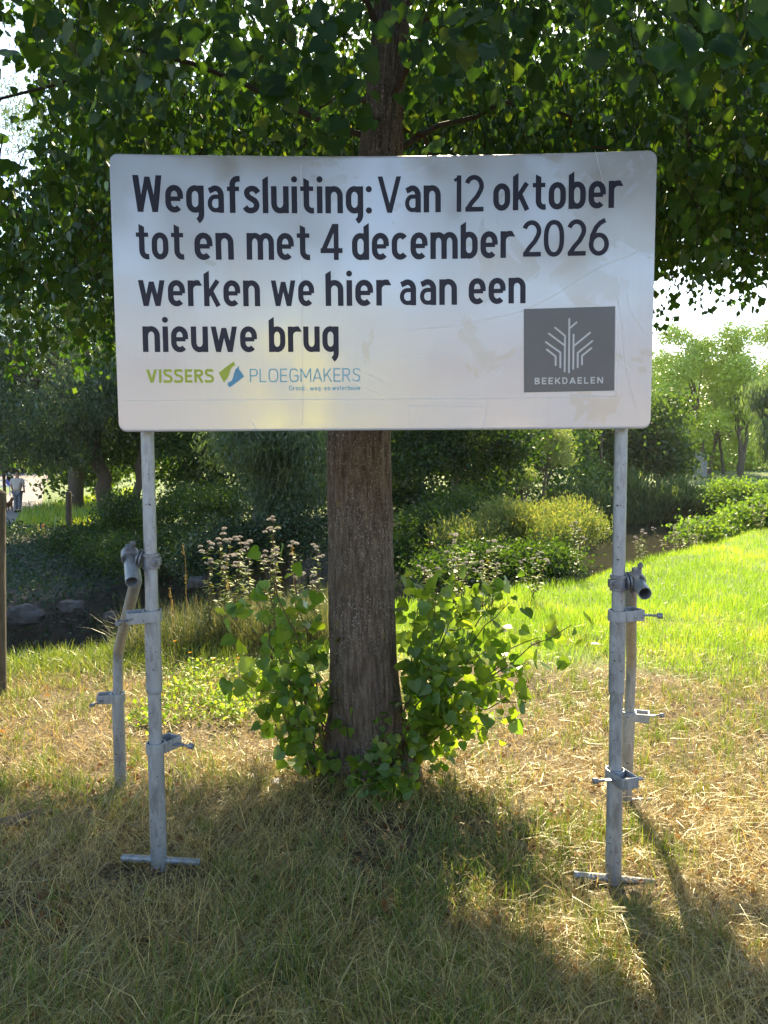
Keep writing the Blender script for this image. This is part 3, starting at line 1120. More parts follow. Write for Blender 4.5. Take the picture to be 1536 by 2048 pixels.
def caps(T):
    a = T / 2
    G = {}
    W_ = .62
    l, r_ = a, W_ - a
    D = lambda: [(l, 1 - a)] + [(.28, 1 - a)] + arc(.30, .5, r_ - .30, .5 - a, 90, -90, 15) + [(l, a)]
    G['V'] = (.72, [dict(q=[(a, 1), (.36, 0)], w=T * 1.1), dict(q=[(.36, 0), (.72 - a, 1)], w=T * 1.1)])
    G['I'] = (T, [dict(p=[(a, 0), (a, 1)])])
    G['S'] = (.60, [dict(p=cat([(.56, .82), (.45, .93), (.30, 1 - a), (.14, .92), (.08, .77), (.16, .60), (.32, .52), (.48, .43), (.54, .26), (.46, .09), (.30, a), (.12, .07), (.02, .20)]))])
    G['E'] = (.52, [dict(p=[(.52, 1 - a), (l, 1 - a), (l, a), (.52, a)]), dict(p=[(l, .5), (.48, .5)])])
    G['R'] = (.60, [dict(p=[(l, 0), (l, 1 - a), (.34, 1 - a)] + arc(.34, .72, .20, .28 - a, 90, -90, 11) + [(l, .44 + a)]), dict(p=[(.30, .44), (.56, 0)])])
    G['P'] = (.58, [dict(p=[(l, 0), (l, 1 - a), (.34, 1 - a)] + arc(.34, .72, .21, .28 - a, 90, -90, 11) + [(l, .44 + a)])])
    G['B'] = (.60, [dict(p=[(l, .5), (l, 1 - a), (.32, 1 - a)] + arc(.32, .75, .18, .25 - a, 90, -90, 9) + [(l, .5 + a * .2)]), dict(p=[(l, .5), (.34, .5)] + arc(.34, .26, .20, .26 - a, 90, -90, 9) + [(l, a), (l, .5)])])
    G['L'] = (.50, [dict(p=[(l, 1), (l, a), (.50, a)])])
    O = cat([(.36, 1 - a), (.55, .93), (.68, .74), (.70, .5), (.68, .26), (.55, .07), (.36, a), (.17, .07), (.04 + a, .26), (.02 + a, .5), (.04 + a, .74), (.17, .93), (.36, 1 - a)])
    G['O'] = (.74, [dict(p=O, c=1)])
    G['G'] = (.70, [dict(p=cat([(.64, .80), (.52, .93), (.36, 1 - a), (.17, .92), (.04 + a, .72), (.02 + a, .5), (.04 + a, .28), (.17, .08), (.36, a), (.54, .08), (.66, .20)]) + [(.66, .46), (.40, .46)])])
    G['M'] = (.80, [dict(q=[(a, 0), (a, 1)]), dict(q=[(.80 - a, 0), (.80 - a, 1)]), dict(q=[(.40, .30), (a * 1.2, 1)], w=T * 1.2), dict(q=[(.40, .30), (.80 - a * 1.2, 1)], w=T * 1.2)])
    G['N'] = (.68, [dict(q=[(a, 0), (a, 1)]), dict(q=[(.68 - a, 0), (.68 - a, 1)]), dict(q=[(.68 - a * 1.2, 0), (a * 1.2, 1)], w=T * 1.3)])
    G['A'] = (.64, [dict(q=[(a - .04, 0), (.32, 1)], w=T * 1.1), dict(q=[(.68 - a, 0), (.32, 1)], w=T * 1.1), dict(p=[(.12, .28), (.52, .28)])])
    G['K'] = (.60, [dict(p=[(l, 0), (l, 1)]), dict(p=[(l + a, .38), (.55, 1)]), dict(p=[(.24, .58), (.58, 0)])])
    G['D'] = (.63, [dict(p=[(l, a)] + D())])
    return G


CNT = [0]


def set_text(mb, s, p0, p1, G, cap_px, T, sp, off=.0008, squeeze=True):
    """word s set between photo points p0 and p1 on its baseline"""
    a = np.array(px_panel(*p0))
    b = np.array(px_panel(*p1))
    hgt = cap_px
    adv = [G[ch][0] for ch in s]
    tot = sum(adv) + sp * (len(s) - 1)
    L = np.hypot(*(b - a))
    sx = L / tot
    d = (b - a) / L
    up = np.array([-d[1], d[0]])
    sy = hgt
    x = 0
    for ch, ad in zip(s, adv):
        def mp(p):
            return a + d * (x + p[0]) * sx + up * p[1] * sy
        for st in G[ch][1]:
            CNT[0] = (CNT[0] + 1) % 6
            o = off + CNT[0] * .00006
            wd = st.get('w', T) * (sx * .55 + sy * .45)
            if 'q' in st:
                (xa, ya), (xb, yb_) = st['q']
                hw_ = st.get('w', T) / 2
                pts_ = [mp((xa - hw_, ya)), mp((xa + hw_, ya)), mp((xb + hw_, yb_)), mp((xb - hw_, yb_))]
                mb.add([(p[0], SY + bow(p[0]) - o, p[1]) for p in pts_], [(0, 1, 2, 3)])
            elif 'dot' in st:
                c = mp(st['dot'])
                rr = .087 * sy
                mb.add([(c[0] + rr * math.cos(k), SY + bow(c[0] + rr * math.cos(k)) - o, c[1] + rr * math.sin(k)) for k in np.linspace(0, 2 * math.pi, 17)[:-1]], [tuple(range(16))])
            else:
                sl = st.get('sl', (0, 0))
                ribbon(mb, [mp(p) for p in st['p']], wd, o, closed=bool(st.get('c')), slant=(sl[0] * sy, sl[1] * sy))
        x += ad + sp


def pxh(n):
    return n * SY / FPX * 1.005


G1 = glyphs()
SPC = .10
LINES = [
    [('Wegafsluiting:', (267, 423.5), (743.5, 426.5)), ('Van', (756, 426), (881, 424.5)), ('12', (907, 424), (967, 423.3)), ('oktober', (987, 421.5), (1243, 415.3))],
    [('tot', (273.5, 518.5), (368.5, 519.3)), ('en', (390.5, 519.5), (467.5, 519.5)), ('met', (494.5, 519.5), (620, 520)), ('4', (640, 520.2), (686, 520)), ('december', (705, 520), (1027, 515.5)), ('2026', (1044, 514), (1217, 510.5))],
    [('werken', (278, 612), (520, 612.5)), ('we', (543, 612.3), (628, 612)), ('hier', (652, 612), (780, 611)), ('aan', (799, 611), (913.5, 609.5)), ('een', (938, 608.5), (1050.5, 606.5))],
    [('nieuwe', (287, 704), (514, 704)), ('brug', (539, 704), (677, 703.5))],
]
HT = [69, 69, 67, 67]
for ln, hh in zip(LINES, HT):
    mb = MB()
    for wd, p0, p1 in ln:
        set_text(mb, wd, p0, p1, G1, pxh(hh), .158, SPC)
    mb.build('lettering', M['navy'], panel, loc=(XC, SY, ZC))
mb = MB()
set_text(mb, 'VISSERS', (293.5, 765.5), (427.5, 765), caps(.175), pxh(26), .175, .13)
mb.build('lettering', M['lime'], panel, loc=(XC, SY, ZC))
mb = MB()
set_text(mb, 'PLOEGMAKERS', (500, 764.5), (721, 763), caps(.085), pxh(26.5), .085, .14)
SM = dict(G1)
SM['G'] = caps(.12)['G']
for wd, p0, p1 in (('Grond-,', (578, 781), (616, 781)), ('weg-', (620, 781), (645.5, 781)), ('en', (649, 781), (660.5, 781)), ('waterbouw', (664.5, 780.6), (721, 780))):
    set_text(mb, wd, p0, p1, SM, pxh(9.2), .15, .15)
mb.build('lettering', M['sky_print'], panel, loc=(XC, SY, ZC))


def poly(mb, pts, off, tri=None):
    q = [px_panel(*p) for p in pts]
    mb.add([(x, SY + bow(x) - off, z) for x, z in q], tri or [tuple(range(len(q)))])


z3 = lambda pts: [(280 + x / 3.339, 710 + y / 3.339) for x, y in pts]
mb = MB()
poly(mb, z3([(526, 119), (565, 87), (625, 44), (636, 66), (610, 88), (600, 112), (593, 138), (582, 160), (566, 172), (563, 189), (545, 155)]), .0011)
mb.build('logo_leaf', M['lime'], panel, loc=(XC, SY, ZC))
mb = MB()
poly(mb, z3([(664, 71), (660, 92), (677, 115), (696, 143), (650, 180), (600, 217), (585, 201), (588, 184), (612, 172), (622, 150), (628, 122), (636, 98), (650, 84)]), .0011)
mb.build('logo_leaf', M['blue_print'], panel, loc=(XC, SY, ZC))
# municipality logo
cor = [(1047.3, 618), (1230.5, 612.6), (1228.3, 781.2), (1047.6, 785)]


def sq(u, v):
    a = np.array(cor, float)
    return tuple((1 - v) * ((1 - u) * a[0] + u * a[1]) + v * ((1 - u) * a[3] + u * a[2]))


mb = MB()
k = 12
vv, ff = [], []
for j in (0, 1):
    for i in range(k + 1):
        x, z = px_panel(*sq(i / k, j))
        vv.append((x, SY + bow(x) - .0010, z))
ff = [(i, i + 1, k + 2 + i, k + 1 + i) for i in range(k)]
mb.add(vv, ff)
logo = mb.build('logo_square', M['grey_print'], panel, loc=(XC, SY, ZC))
mb = MB()
z2 = lambda x, y: (740 + x / 2.56, 280 + y / 2.56)
for k_, pl in enumerate([[(1020, 917), (1018, 1190)], [(1022, 964), (1057, 934)], [(947, 961), (998, 1003), (996, 1185)], [(915, 991), (993, 1050)],
           [(900, 1035), (974, 1088), (974, 1164)], [(905, 1073), (950, 1108), (950, 1153)], [(1042, 997), (1040, 1172)], [(1126, 987), (1043, 1055)],
           [(1138, 1029), (1063, 1090), (1063, 1164)], [(1133, 1066), (1085, 1105), (1085, 1149)]]):
    ribbon(mb, [px_panel(*z2(*p)) for p in pl], pxh(3.6), .0014 + .00008 * (k_ % 3), rnd=True)
set_text(mb, 'BEEKDAELEN', z2(842, 1251), z2(1193, 1246), caps(.16), pxh(12.6), .16, .22, off=.0014)
mb.build('lettering', M['pale_print'], panel, loc=(XC, SY, ZC))
# the overlapping edge of the sheeting and thin scratches
mb = MB()
for pl, wd in (([(250, 800.5), (500, 799.5), (770, 798), (1000, 796), (1231, 792.5), (1232, 700), (1233, 640)], 1.3), ([(602, 330), (604, 600), (605, 850)], .8), ([(820, 808), (818, 852)], .9)):
    pp = []
    for a_, b_ in zip(pl[:-1], pl[1:]):
        for q in range(8):
            pp.append((a_[0] + (b_[0] - a_[0]) * q / 8, a_[1] + (b_[1] - a_[1]) * q / 8))
    pp.append(pl[-1])
    ribbon(mb, [px_panel(*p) for p in pp], pxh(wd), .0005)
mb.build('film_edge', M['scratch'], panel, loc=(XC, SY, ZC))
scr = [([(820, 660), (900, 652), (970, 640), (1045, 622)], .8), ([(1045, 622), (1110, 590), (1190, 540), (1280, 502)], .9), ([(1232, 580), (1245, 660), (1252, 740), (1275, 825)], .9), ([(1232, 712), (1262, 742)], .7),
       ([(1255, 590), (1262, 625), (1292, 668)], .7), ([(973, 798), (974, 812), (966, 855)], 1.1), ([(1190, 300), (1200, 340), (1208, 372)], .6), ([(495, 838), (505, 846), (511, 858)], 1.2),
       ([(724, 743), (746, 752), (776, 765)], .7), ([(705, 762), (740, 780), (778, 800)], .6), ([(800, 718), (850, 712)], .6), ([(985, 746), (1002, 744), (990, 752)], 1.0), ([(815, 812), (880, 811), (960, 813)], 1.2), ([(835, 820), (832, 850)], .8)]
for pl, wd in scr:
    mb = MB()
    ribbon(mb, [px_panel(*p) for p in cat(pl)], pxh(wd), .0006)
    mb.build('scratch', M['scratch'], panel, loc=(XC, SY, ZC))
# rails behind the panel
for z in (ZB + .18, ZT - .18):
    mb = MB()
    mb.box((XC, SY + .022 + .015 + BOW * .0 + .022, z), (SW - .25, .025, .04))
    mb.build('rail', M['galv'], sign, bevel=.003)


def gz(x, y):
    return h1(x, y)


def hexbolt(mb, c, d, r_, l):
    c = Vector(c); d = Vector(d).normalized()
    mb.tube([c, c + d * l], r_, n=6)


def clamp_band(leg, c, r_, hgt, box_dir, wedge_dir, side=1):
    """cast collar round the tube with a box lug, a flat wedge through it and a loose pin"""
    c = Vector(c)
    bd = Vector(box_dir).normalized()
    sd = bd.cross(Vector((0, 0, 1)))
    mb = MB()
    mb.pipe([c + Vector((0, 0, -hgt / 2)), c + Vector((0, 0, hgt / 2))], r_ + .007, r_ + .0005, n=28)
    rot = Matrix((bd, sd, Vector((0, 0, 1)))).transposed()
    L = .052
    for s in (-1, 1):                      # two cheeks and an end plate make the open box
        mb.box(c + bd * (r_ * .5 + L / 2 + .012) + sd * s * (r_ + .0035), (L + r_ * .9, .006, hgt), rot)
    mb.box(c + bd * (r_ * .95 + L + .012), (.006, 2 * r_ + .013, hgt), rot)
    o = mb.build('clamp', M['galv'], leg, smooth=40, loc=c, bevel=.0012)
    wd = Vector(wedge_dir).normalized()
    mb = MB()
    wc = c + bd * (r_ + L * .45)
    rw = Matrix((wd, wd.cross(Vector((0, 0, 1))).normalized(), Vector((0, 0, 1)))).transposed()
    mb.box(wc - wd * .0, (.15, .022, .006), rw)
    mb.tube([wc + wd * .068, wc + wd * .112], .0045, n=10)
    mb.tube([wc + wd * .100, wc + wd * .120], .011, n=12)
    mb.build('wedge', M['galvdark'], leg, smooth=40, loc=wc, bevel=.001)
    return o


def coupler(leg, c_post, c_end, d_end, sx):
    """swivel coupler: a half-clip on the post, a round swivel plate, a half-clip on the brace tube"""
    mb = MB()
    r_ = .0242
    c = Vector(c_post)
    for dz in (-.024, .024):
        mb.pipe([c + Vector((0, 0, dz - .006)), c + Vector((0, 0, dz + .006))], r_ + .008, r_ + .001, n=24)
    mb.pipe([c + Vector((0, 0, -.020)), c + Vector((0, 0, .020))], r_ + .004, r_ + .001, n=24)
    mb.box(c + Vector((-sx * .030, -.014, 0)), (.022, .030, .030))
    hexbolt(mb, c + Vector((-sx * .022, -.030, 0)), (0, -1, 0), .010, .014)
    mb.tube([c + Vector((-sx * .022, .02, 0)), c + Vector((-sx * .022, -.052, 0))], .0055, n=10)
    # swivel discs
    e = Vector(c_end)
    mid = c + (e - c) * .5
    dx = (e - c).normalized()
    mb.tube([mid - dx * .010, mid - dx * .004], .036, n=28)
    mb.tube([mid + dx * .002, mid + dx * .008], .036, n=28)
    mb.tube([c + dx * .028, e - dx * .022], .012, n=14)
    de = Vector(d_end).normalized()
    mb.pipe([e - de * .022, e + de * .022], r_ + .009, r_ + .001, n=24)
    u = Vector((0, 0, 1))
    u = (u - de * u.dot(de)).normalized()
    sd = de.cross(u)
    mb.box(e + u * (r_ + .013), (.030, .030, .020), Matrix((sd, de, u)).transposed())
    mb.box(e - u * (r_ + .012) + sd * .008, (.022, .030, .018), Matrix((sd, de, u)).transposed())
    mb.tube([e + u * (r_ + .004) - sd * .012, e + u * (r_ + .048) - sd * .010 + de * .012], .0065, n=10)
    hexbolt(mb, e + u * (r_ + .030) - sd * .011 + de * .006, u, .011, .012)
    hexbolt(mb, e - u * (r_ + .020) + sd * .01, -u, .010, .012)
    return mb.build('coupler', M['galvdark'], leg, smooth=35, loc=c, bevel=.0012)


RT, RO = .0242, .0300


def front_leg(top_px, bot_px, sx, coup_y, col_y, red_y, col2_y, foot_l, foot_r, colbox, col2box):
    y0 = SY + .085
    yb = SY + .02
    T_ = P(*top_px, y0)
    B_ = P(*bot_px, yb)
    leg = empty('leg', (0, 0, 0))
    leg.parent = sign
    leg.location = Vector((B_.x, B_.y, B_.z)) - wloc(sign)
    ax = lambda py: (lambda t: B_ + (T_ - B_) * t)((bot_px[1] - py) / (bot_px[1] - top_px[1]))

    def at(py):
        lo, hi = -0.1, 1.4
        for _ in range(30):
            m_ = (lo + hi) / 2
            p = B_ + (T_ - B_) * m_
            yy = proj(np.array([p]))[1][0]
            if yy > py: lo = m_
            else: hi = m_
        return B_ + (T_ - B_) * lo
    up = (T_ - B_).normalized()
    mb = MB(); mb.pipe([at(red_y) , T_ + up * .78], RT, RT - .0032)
    mb.build('upper_tube', M['galv'], leg, smooth=40, loc=at(red_y))
    mb = MB()
    c1 = at(col_y)
    c1b = at(red_y)
    mb.tube([c1b + up * .0, c1b + up * .006, c1b + up * .016, c1], [RT + .0025, RT + .005, RO, RO], n=28)
    mb.build('sleeve', M['galv'], leg, smooth=30, loc=c1b)
    c2 = at(col2_y)
    mb = MB(); mb.tube([c2 - up * .02, c1b], RT + .0006, n=28)
    mb.build('inner_tube', M['galv'], leg, smooth=40, loc=c2)
    mb = MB(); mb.tube([B_ - up * .03, c2], [RO + .001, RO], n=28)
    mb.build('lower_tube', M['galv'], leg, smooth=40, loc=B_)
    clamp_band(leg, c1 - up * .005, RO, .042, *colbox)
    clamp_band(leg, c2 - up * .005, RO, .042, *col2box)
    fl = P(*foot_l, yb - .012) + Vector((0, 0, .008)); fr = P(*foot_r, yb + .012) + Vector((0, 0, .008))
    mb = MB(); mb.pipe([fl, fr], .0135, .0105, n=16)
    mb.build('foot_bar', M['galv'], leg, smooth=40, loc=fl)
    return leg, at(coup_y)


legL, cL = front_leg((295, 880), (318, 1733), -1, 1122, 1228, 1386, 1492, (243, 1719), (400, 1728),
                     ((-1, -.45, 0), (-.35, -1, 0)), ((.55, .85, 0), (1, -.35, 0)))
legR, cR = front_leg((1242, 880), (1226, 1766), 1, 1165, 1228, 1388, 1545, (1147, 1753), (1308, 1769),
                     ((1, .35, 0), (1, -.3, 0)), ((.35, -1, 0), (-1, -.1, 0)))


def rear_leg(c_post, end_px, apex_px, bend_px, clamp_px, foot_px, bar, sx, yb, boxdir, wdir):
    leg = empty('leg', (0, 0, 0))
    leg.parent = sign
    E = P(*end_px, 2.79)
    A = P(*apex_px, 2.93)
    Bd = P(*bend_px, yb - .03)
    Fp = P(*foot_px, yb)
    C = P(*clamp_px, yb - .01)
    leg.location = Fp - wloc(sign)
    d1 = (A - E).normalized()
    # the brace tube: open end towards the camera, over the coupler, down and back, then upright
    A2 = A + d1 * .05
    pts = [E, E + (A - E) * .5, A]
    K = P(apex_px[0] - sx * 2, apex_px[1] + 4, 3.02)
    for t in np.linspace(0, 1, 9).tolist()[1:]:
        q = A2
        pts.append((1 - t) ** 2 * A + 2 * t * (1 - t) * (A2 + d1 * .03) + t * t * (K + Vector((0, .05, -.10))))
    last = pts[-1]
    for t in np.linspace(0, 1, 7).tolist()[1:]:
        pts.append(last.lerp(Bd, t * .94))
    lo = Bd.lerp(C, .3)
    s0 = pts[-1]
    for t in np.linspace(0, 1, 6).tolist()[1:]:
        pts.append((1 - t) ** 2 * s0 + 2 * t * (1 - t) * Bd + t * t * lo)
    pts.append(C - Vector((0, 0, .03)))
    mb = MB(); mb.pipe(pts, RT, RT - .0032)
    mb.build('brace_tube', M['galv'], leg, smooth=40, loc=A)
    mb = MB(); mb.tube([Fp - Vector((0, 0, .02)), C], RO, n=28)
    mb.build('lower_tube', M['galv'], leg, smooth=40, loc=Fp)
    clamp_band(leg, C - Vector((0, 0, .01)), RO, .042, boxdir, wdir)
    a, b = P(*bar[0], bar[2]), P(*bar[1], bar[3])
    mb = MB(); mb.pipe([a, b], .0135, .0105, n=16)
    mb.build('foot_bar', M['galv'], leg, smooth=40, loc=a)
    coupler(leg, c_post, P((E.x * 0 + apex_px[0]), apex_px[1], 2.90), E - A, sx)
    return leg


rear_leg(cL, (264, 1164), (260, 1112), (236, 1302), (235.5, 1390), (242, 1588), ((241, 1583), (239, 1606), 3.84, 3.62), -1, 3.75, (-1, -.2, 0), (-.3, -1, 0))
rear_leg(cR, (1290, 1187), (1272, 1160), (1263, 1325), (1258, 1426), (1251, 1606), ((1182, 1606), (1309, 1600), 3.70, 3.74), 1, 3.72, (1, -.35, 0), (1, .1, 0))

# an added yellow banner on a pole, unseen, made up to tint the board's reflection
M['refl_yellow'] = flat('reflector_sheet_yellow', (.80, .78, .02), .7, 0)
by_ = -9.3
bx_ = -1.0
ban = empty('yellow_reflector', (bx_, by_, h1(bx_, by_)), label='added, unseen yellow banner on a pole at the far side of the road behind the viewer', cat='reflector')
mb = MB(); mb.tube([(bx_ - .36, by_, h1(bx_, by_) - .1), (bx_ - .36, by_, 4.0)], .03, n=10)
mb.build('pole', M['galv'], ban, smooth=50, loc=ban.location)
mb = MB()
for k_ in range(9):
    pass
vv, ff = [], []
for k_ in range(9):
    z_ = 1.2 + 2.7 * k_ / 8
    for j_ in range(5):
        vv.append((bx_ - .33 + .8 * j_ / 4, by_ + .02 * math.sin(k_ * 1.1 + j_), z_))
for k_ in range(8):
    for j_ in range(4):
        a_ = k_ * 5 + j_
        ff.append((a_, a_ + 1, a_ + 6, a_ + 5))
mb.add(vv, ff)
mb.build('yellow_sheet', M['refl_yellow'], ban, loc=ban.location)

# ------------------------------------------------------------------ the linden tree
linden = empty('linden_tree', (P(738, 1550, 3.9).x, 3.9, 0), label='linden tree with fissured brown trunk right behind the white notice board', cat='tree')
LY = 3.9
prof = [(1600, 738, 205), (1560, 738, 182), (1520, 737, 168), (1450, 732, 152), (1300, 725, 141), (1100, 720, 137), (880, 717, 135), (600, 737, 112), (300, 760, 90), (150, 772, 78), (0, 783, 74), (-300, 800, 66), (-800, 820, 50), (-1500, 830, 30), (-2300, 830, 12)]
tz = [P(cx, py, LY) for py, cx, _ in prof]
rz = [wd_ / 2 / FPX * (LY - .08 + .0) for *_, wd_ in prof]
zk = np.array([p.z for p in tz]); xk = np.array([p.x for p in tz]); rk = np.array(rz)


def trunk_at(z):
    return np.interp(z, zk, xk), np.interp(z, zk, rk)


zz = np.concatenate([np.linspace(zk[0], 4.4, 300), np.linspace(4.45, zk[-1], 60)])
nt_ = 140
th = np.linspace(0, 2 * np.pi, nt_, endpoint=False)
TT, ZZ = np.meshgrid(th, zz)
xc, rc = trunk_at(ZZ)
cx_, cy_ = np.cos(TT), np.sin(TT)
b1 = noise(cx_ * 15 + 40, cy_ * 15 + 40, ZZ * 3.2, 31)
b2 = noise(cx_ * 34 + 70, cy_ * 34 + 70, ZZ * 9, 32)
ridge = 1 - np.abs(2 * b1 - 1)
lump = fbm(cx_ * 1.6 + 9, cy_ * 1.6 + 9, ZZ * 1.2, 33)
flare = sstep(.6, -.15, ZZ) ** 1.5 * (.20 * np.cos(TT * 5 + 1.0) + .10)
rr_ = rc * (1 + (lump - .5) * .13 + flare) - ridge ** 3 * .013 + (b2 - .5) * .009
TV = np.stack([xc + cx_ * rr_, LY + .08 + cy_ * rr_ + (ZZ - 1) * .01, ZZ], -1).reshape(-1, 3) - np.array(linden.location)
nz_ = len(zz)
I = (np.arange(nz_ - 1)[:, None] * nt_ + np.arange(nt_)[None])
J = (np.arange(nz_ - 1)[:, None] * nt_ + (np.arange(nt_)[None] + 1) % nt_)
TF = np.stack([I.ravel(), J.ravel(), J.ravel() + nt_, I.ravel() + nt_], 1)
link('trunk', np_mesh('trunk', TV, TF, M['bark'], smooth=True), linden)
LO = np.array(linden.location)


def tubes_np(paths, radii, n=4):
    """many thin tubes from arrays: paths (k, m, 3), radii (k, m)"""
    paths = np.asarray(paths); radii = np.asarray(radii)
    k, m, _ = paths.shape
    d = np.gradient(paths, axis=1)
    d /= np.maximum(np.linalg.norm(d, axis=2, keepdims=True), 1e-9)
    up = np.array([.31, .87, .38])
    a = np.cross(d, up); a /= np.maximum(np.linalg.norm(a, axis=2, keepdims=True), 1e-9)
    b = np.cross(d, a)
    an = np.arange(n) * 2 * np.pi / n
    v = paths[:, :, None] + (a[:, :, None] * np.cos(an)[None, None, :, None] + b[:, :, None] * np.sin(an)[None, None, :, None]) * radii[:, :, None, None]
    base = (np.arange(k)[:, None, None] * m + np.arange(m - 1)[None, :, None]) * n
    q = np.arange(n)[None, None]
    q2 = (q + 1) % n
    f = np.stack([base + q, base + q2, base + n + q2, base + n + q], -1).reshape(-1, 4)
    return v.reshape(-1, 3), f


def curve(p0, p1, sag, n=8, wob=.05, r_=rng):
    t = np.linspace(0, 1, n)[:, None]
    p = np.array(p0) * (1 - t) + np.array(p1) * t
    p[:, 2] += sag * 4 * (t * (1 - t))[:, 0]
    p[1:-1] += r_.normal(size=(n - 2, 3)) * wob
    return p


# limbs
limb_ends = []
lp, lr = [], []
nl = 26
for i in range(nl):
    z0 = 3.0 + (i / nl) ** 1.2 * 5.0
    az = i * 2.399 + .6
    x0, r0 = trunk_at(z0)
    Lg = (3.2 - .25 * (z0 - 2.5)) * random.uniform(.65, 1.0)
    e = np.array([x0 + math.cos(az) * Lg, LY + math.sin(az) * Lg, z0 + random.uniform(-.3, 1.0)])
    p = curve((x0, LY + .08, z0), e, .55, 12, .05)
    lp.append(p)
    lr.append(np.linspace(.016, .004, 12))
for a, b, c in (((760, 245), (640, 215), 3.0), ((800, 230), (1010, 560), 4.8)):
    pa, pb = P(*a, 4.0), P(*b, c)
    lp.append(curve(pa, pb, .06, 12, .02)); lr.append(np.linspace(.014, .005, 12))
v, f = tubes_np(np.array(lp) - LO, np.array(lr), 7)
# each limb a part of its own
nv = 12 * 7; nf = 11 * 7
for i in range(len(lp)):
    me = np_mesh('limb', v[i * nv:(i + 1) * nv], f[i * nf:(i + 1) * nf] - i * nv, M['twig'], smooth=True)
    link('limb', me, linden)


# crown: hanging branchlets that carry the leaves
def gproj(p):
    k = (p[:, 2] + .05) / SDIR[2]
    return p[:, 0] - SDIR[0] * k, p[:, 1] - SDIR[1] * k


def shade_ok(p, r_, spots=True):
    """the crown's far rim ends where the photograph's shade ends; gaps in it let the sun spots through"""
    x, y = gproj(p)
    e = np.interp(x, [-4, -1.6, -.9, -.3, .3, .8, 1.2, 2.0, 4], [4.5, 3.7, 3.8, 4.0, 3.15, 2.68, 2.62, 2.60, 2.8])
    e = e + (fbm(x * 1.6, y * 1.6, 0, 51) - .5) * .6
    ok = y < e + r_.normal(size=len(x)) * .07
    ok |= (x < -.5) & (y < 6) & (fbm(x * 2.2, y * 1.5, 0, 55) > .46) & (r_.random(len(x)) < .22)
    if not spots:
        return ok
    for hx, hy, ax_, ay_ in ((.30, 2.66, .11, .24), (.60, 2.34, .11, .27), (.76, 2.22, .10, .24), (.44, 2.46, .06, .12), (1.20, 2.30, .08, .18), (1.0, 2.45, .06, .12)):
        ok &= ~(((x - hx) / ax_) ** 2 + ((y - hy) / ay_) ** 2 < 1 + r_.normal(size=len(x)) * .15)
    return ok


r2 = np.random.default_rng(21)
nb = 12000
u = rand_unit(nb, r2)
rad = r2.random(nb) ** .42
C0 = np.array([.1, 4.15, 5.6])
base = C0 + u * rad[:, None] * np.array([6.6, 4.9, 4.3])
# more branchlets where the crown hangs low round the board
nb2 = 5200
ang = r2.uniform(0, 2 * np.pi, nb2)
rr2 = np.sqrt(r2.uniform(.03, 1, nb2))
b2_ = np.stack([.1 + np.cos(ang) * rr2 * 6.2, 4.0 + np.sin(ang) * rr2 * 4.3, r2.uniform(2.5, 4.3, nb2)], 1)
base = np.vstack([base, b2_])
nb3 = 6500  # skirt branchlets added along the sun's rays to shade the foreground
sg = np.stack([r2.uniform(-3.4, 3.4, nb3), r2.uniform(.9, 3.3, nb3)], 1)
sg[:, 1] += np.where(sg[:, 0] < -.2, .4, 0)
sh_ = r2.uniform(2.6, 6.2, nb3)
sk = np.stack([sg[:, 0] + SDIR[0] / SDIR[2] * sh_, sg[:, 1] + SDIR[1] / SDIR[2] * sh_, sh_ + .75], 1)
sk = sk[np.hypot(sk[:, 0] - .1, sk[:, 1] - 4.1) < 5.8]
base = np.vstack([base, sk])


def hem(x, y):
    """lowest height of the hanging leaves"""
    h_ = 2.10 + .35 * sstep(.2, 1.0, x) + (fbm(x * 1.1, y * 1.1, 0, 61) - .5) * .7
    infront = (np.abs(x) < 1.35 + 0 * x) & (y < 4.2)
    h_ = np.where(infront, np.maximum(h_, 1.62 + .39 * np.clip(y, 0, 2.85) + .04), h_)
    h_ = np.where((y < 3.0) & ~infront, np.maximum(h_, 1.72 + .22 * y), h_)
    return h_


L_ = r2.uniform(.35, 1.0, len(base))
m_ = 6
tt = np.linspace(0, 1, m_)
out = base[:, :2] - C0[:2]
out = out / np.maximum(np.linalg.norm(out, axis=1, keepdims=True), .2)
out = out + r2.normal(size=out.shape) * .5
path = np.zeros((len(base), m_, 3))
path[:, :, 0] = base[:, None, 0] + out[:, None, 0] * (tt * (1 - .5 * tt))[None] * L_[:, None] * .5
path[:, :, 1] = base[:, None, 1] + out[:, None, 1] * (tt * (1 - .5 * tt))[None] * L_[:, None] * .5
path[:, :, 2] = base[:, None, 2] - (tt ** 1.4)[None] * L_[:, None]
path += r2.normal(size=path.shape) * .015
tip = path[:, -1]
ok = (tip[:, 2] > hem(tip[:, 0], tip[:, 1])) & (tip[:, 1] > .9) & shade_ok(path[:, 3], r2, False)
# the open corner at the upper left where sky shows
gap = fbm(tip[:, 0] * .9, tip[:, 1] * .5 + 4, tip[:, 2] * .9, 71)
thin = (tip[:, 0] < -1.25 - .12 * (tip[:, 1] - 2)) & (gap > .60)
ok &= ~thin
md = path[:, 3]
ok &= ~((md[:, 0] < -.43 * md[:, 1] + .25 * (gap - .5)) & (md[:, 2] - 1.6 > .31 * md[:, 1]) & (md[:, 2] - 1.6 < .53 * md[:, 1]) & (md[:, 1] > 1.5))
# a clear lane to the stem just above the board
ok &= ~((np.abs(tip[:, 0] + .02) < .12) & (tip[:, 1] < 3.95) & (tip[:, 2] < 3.3))
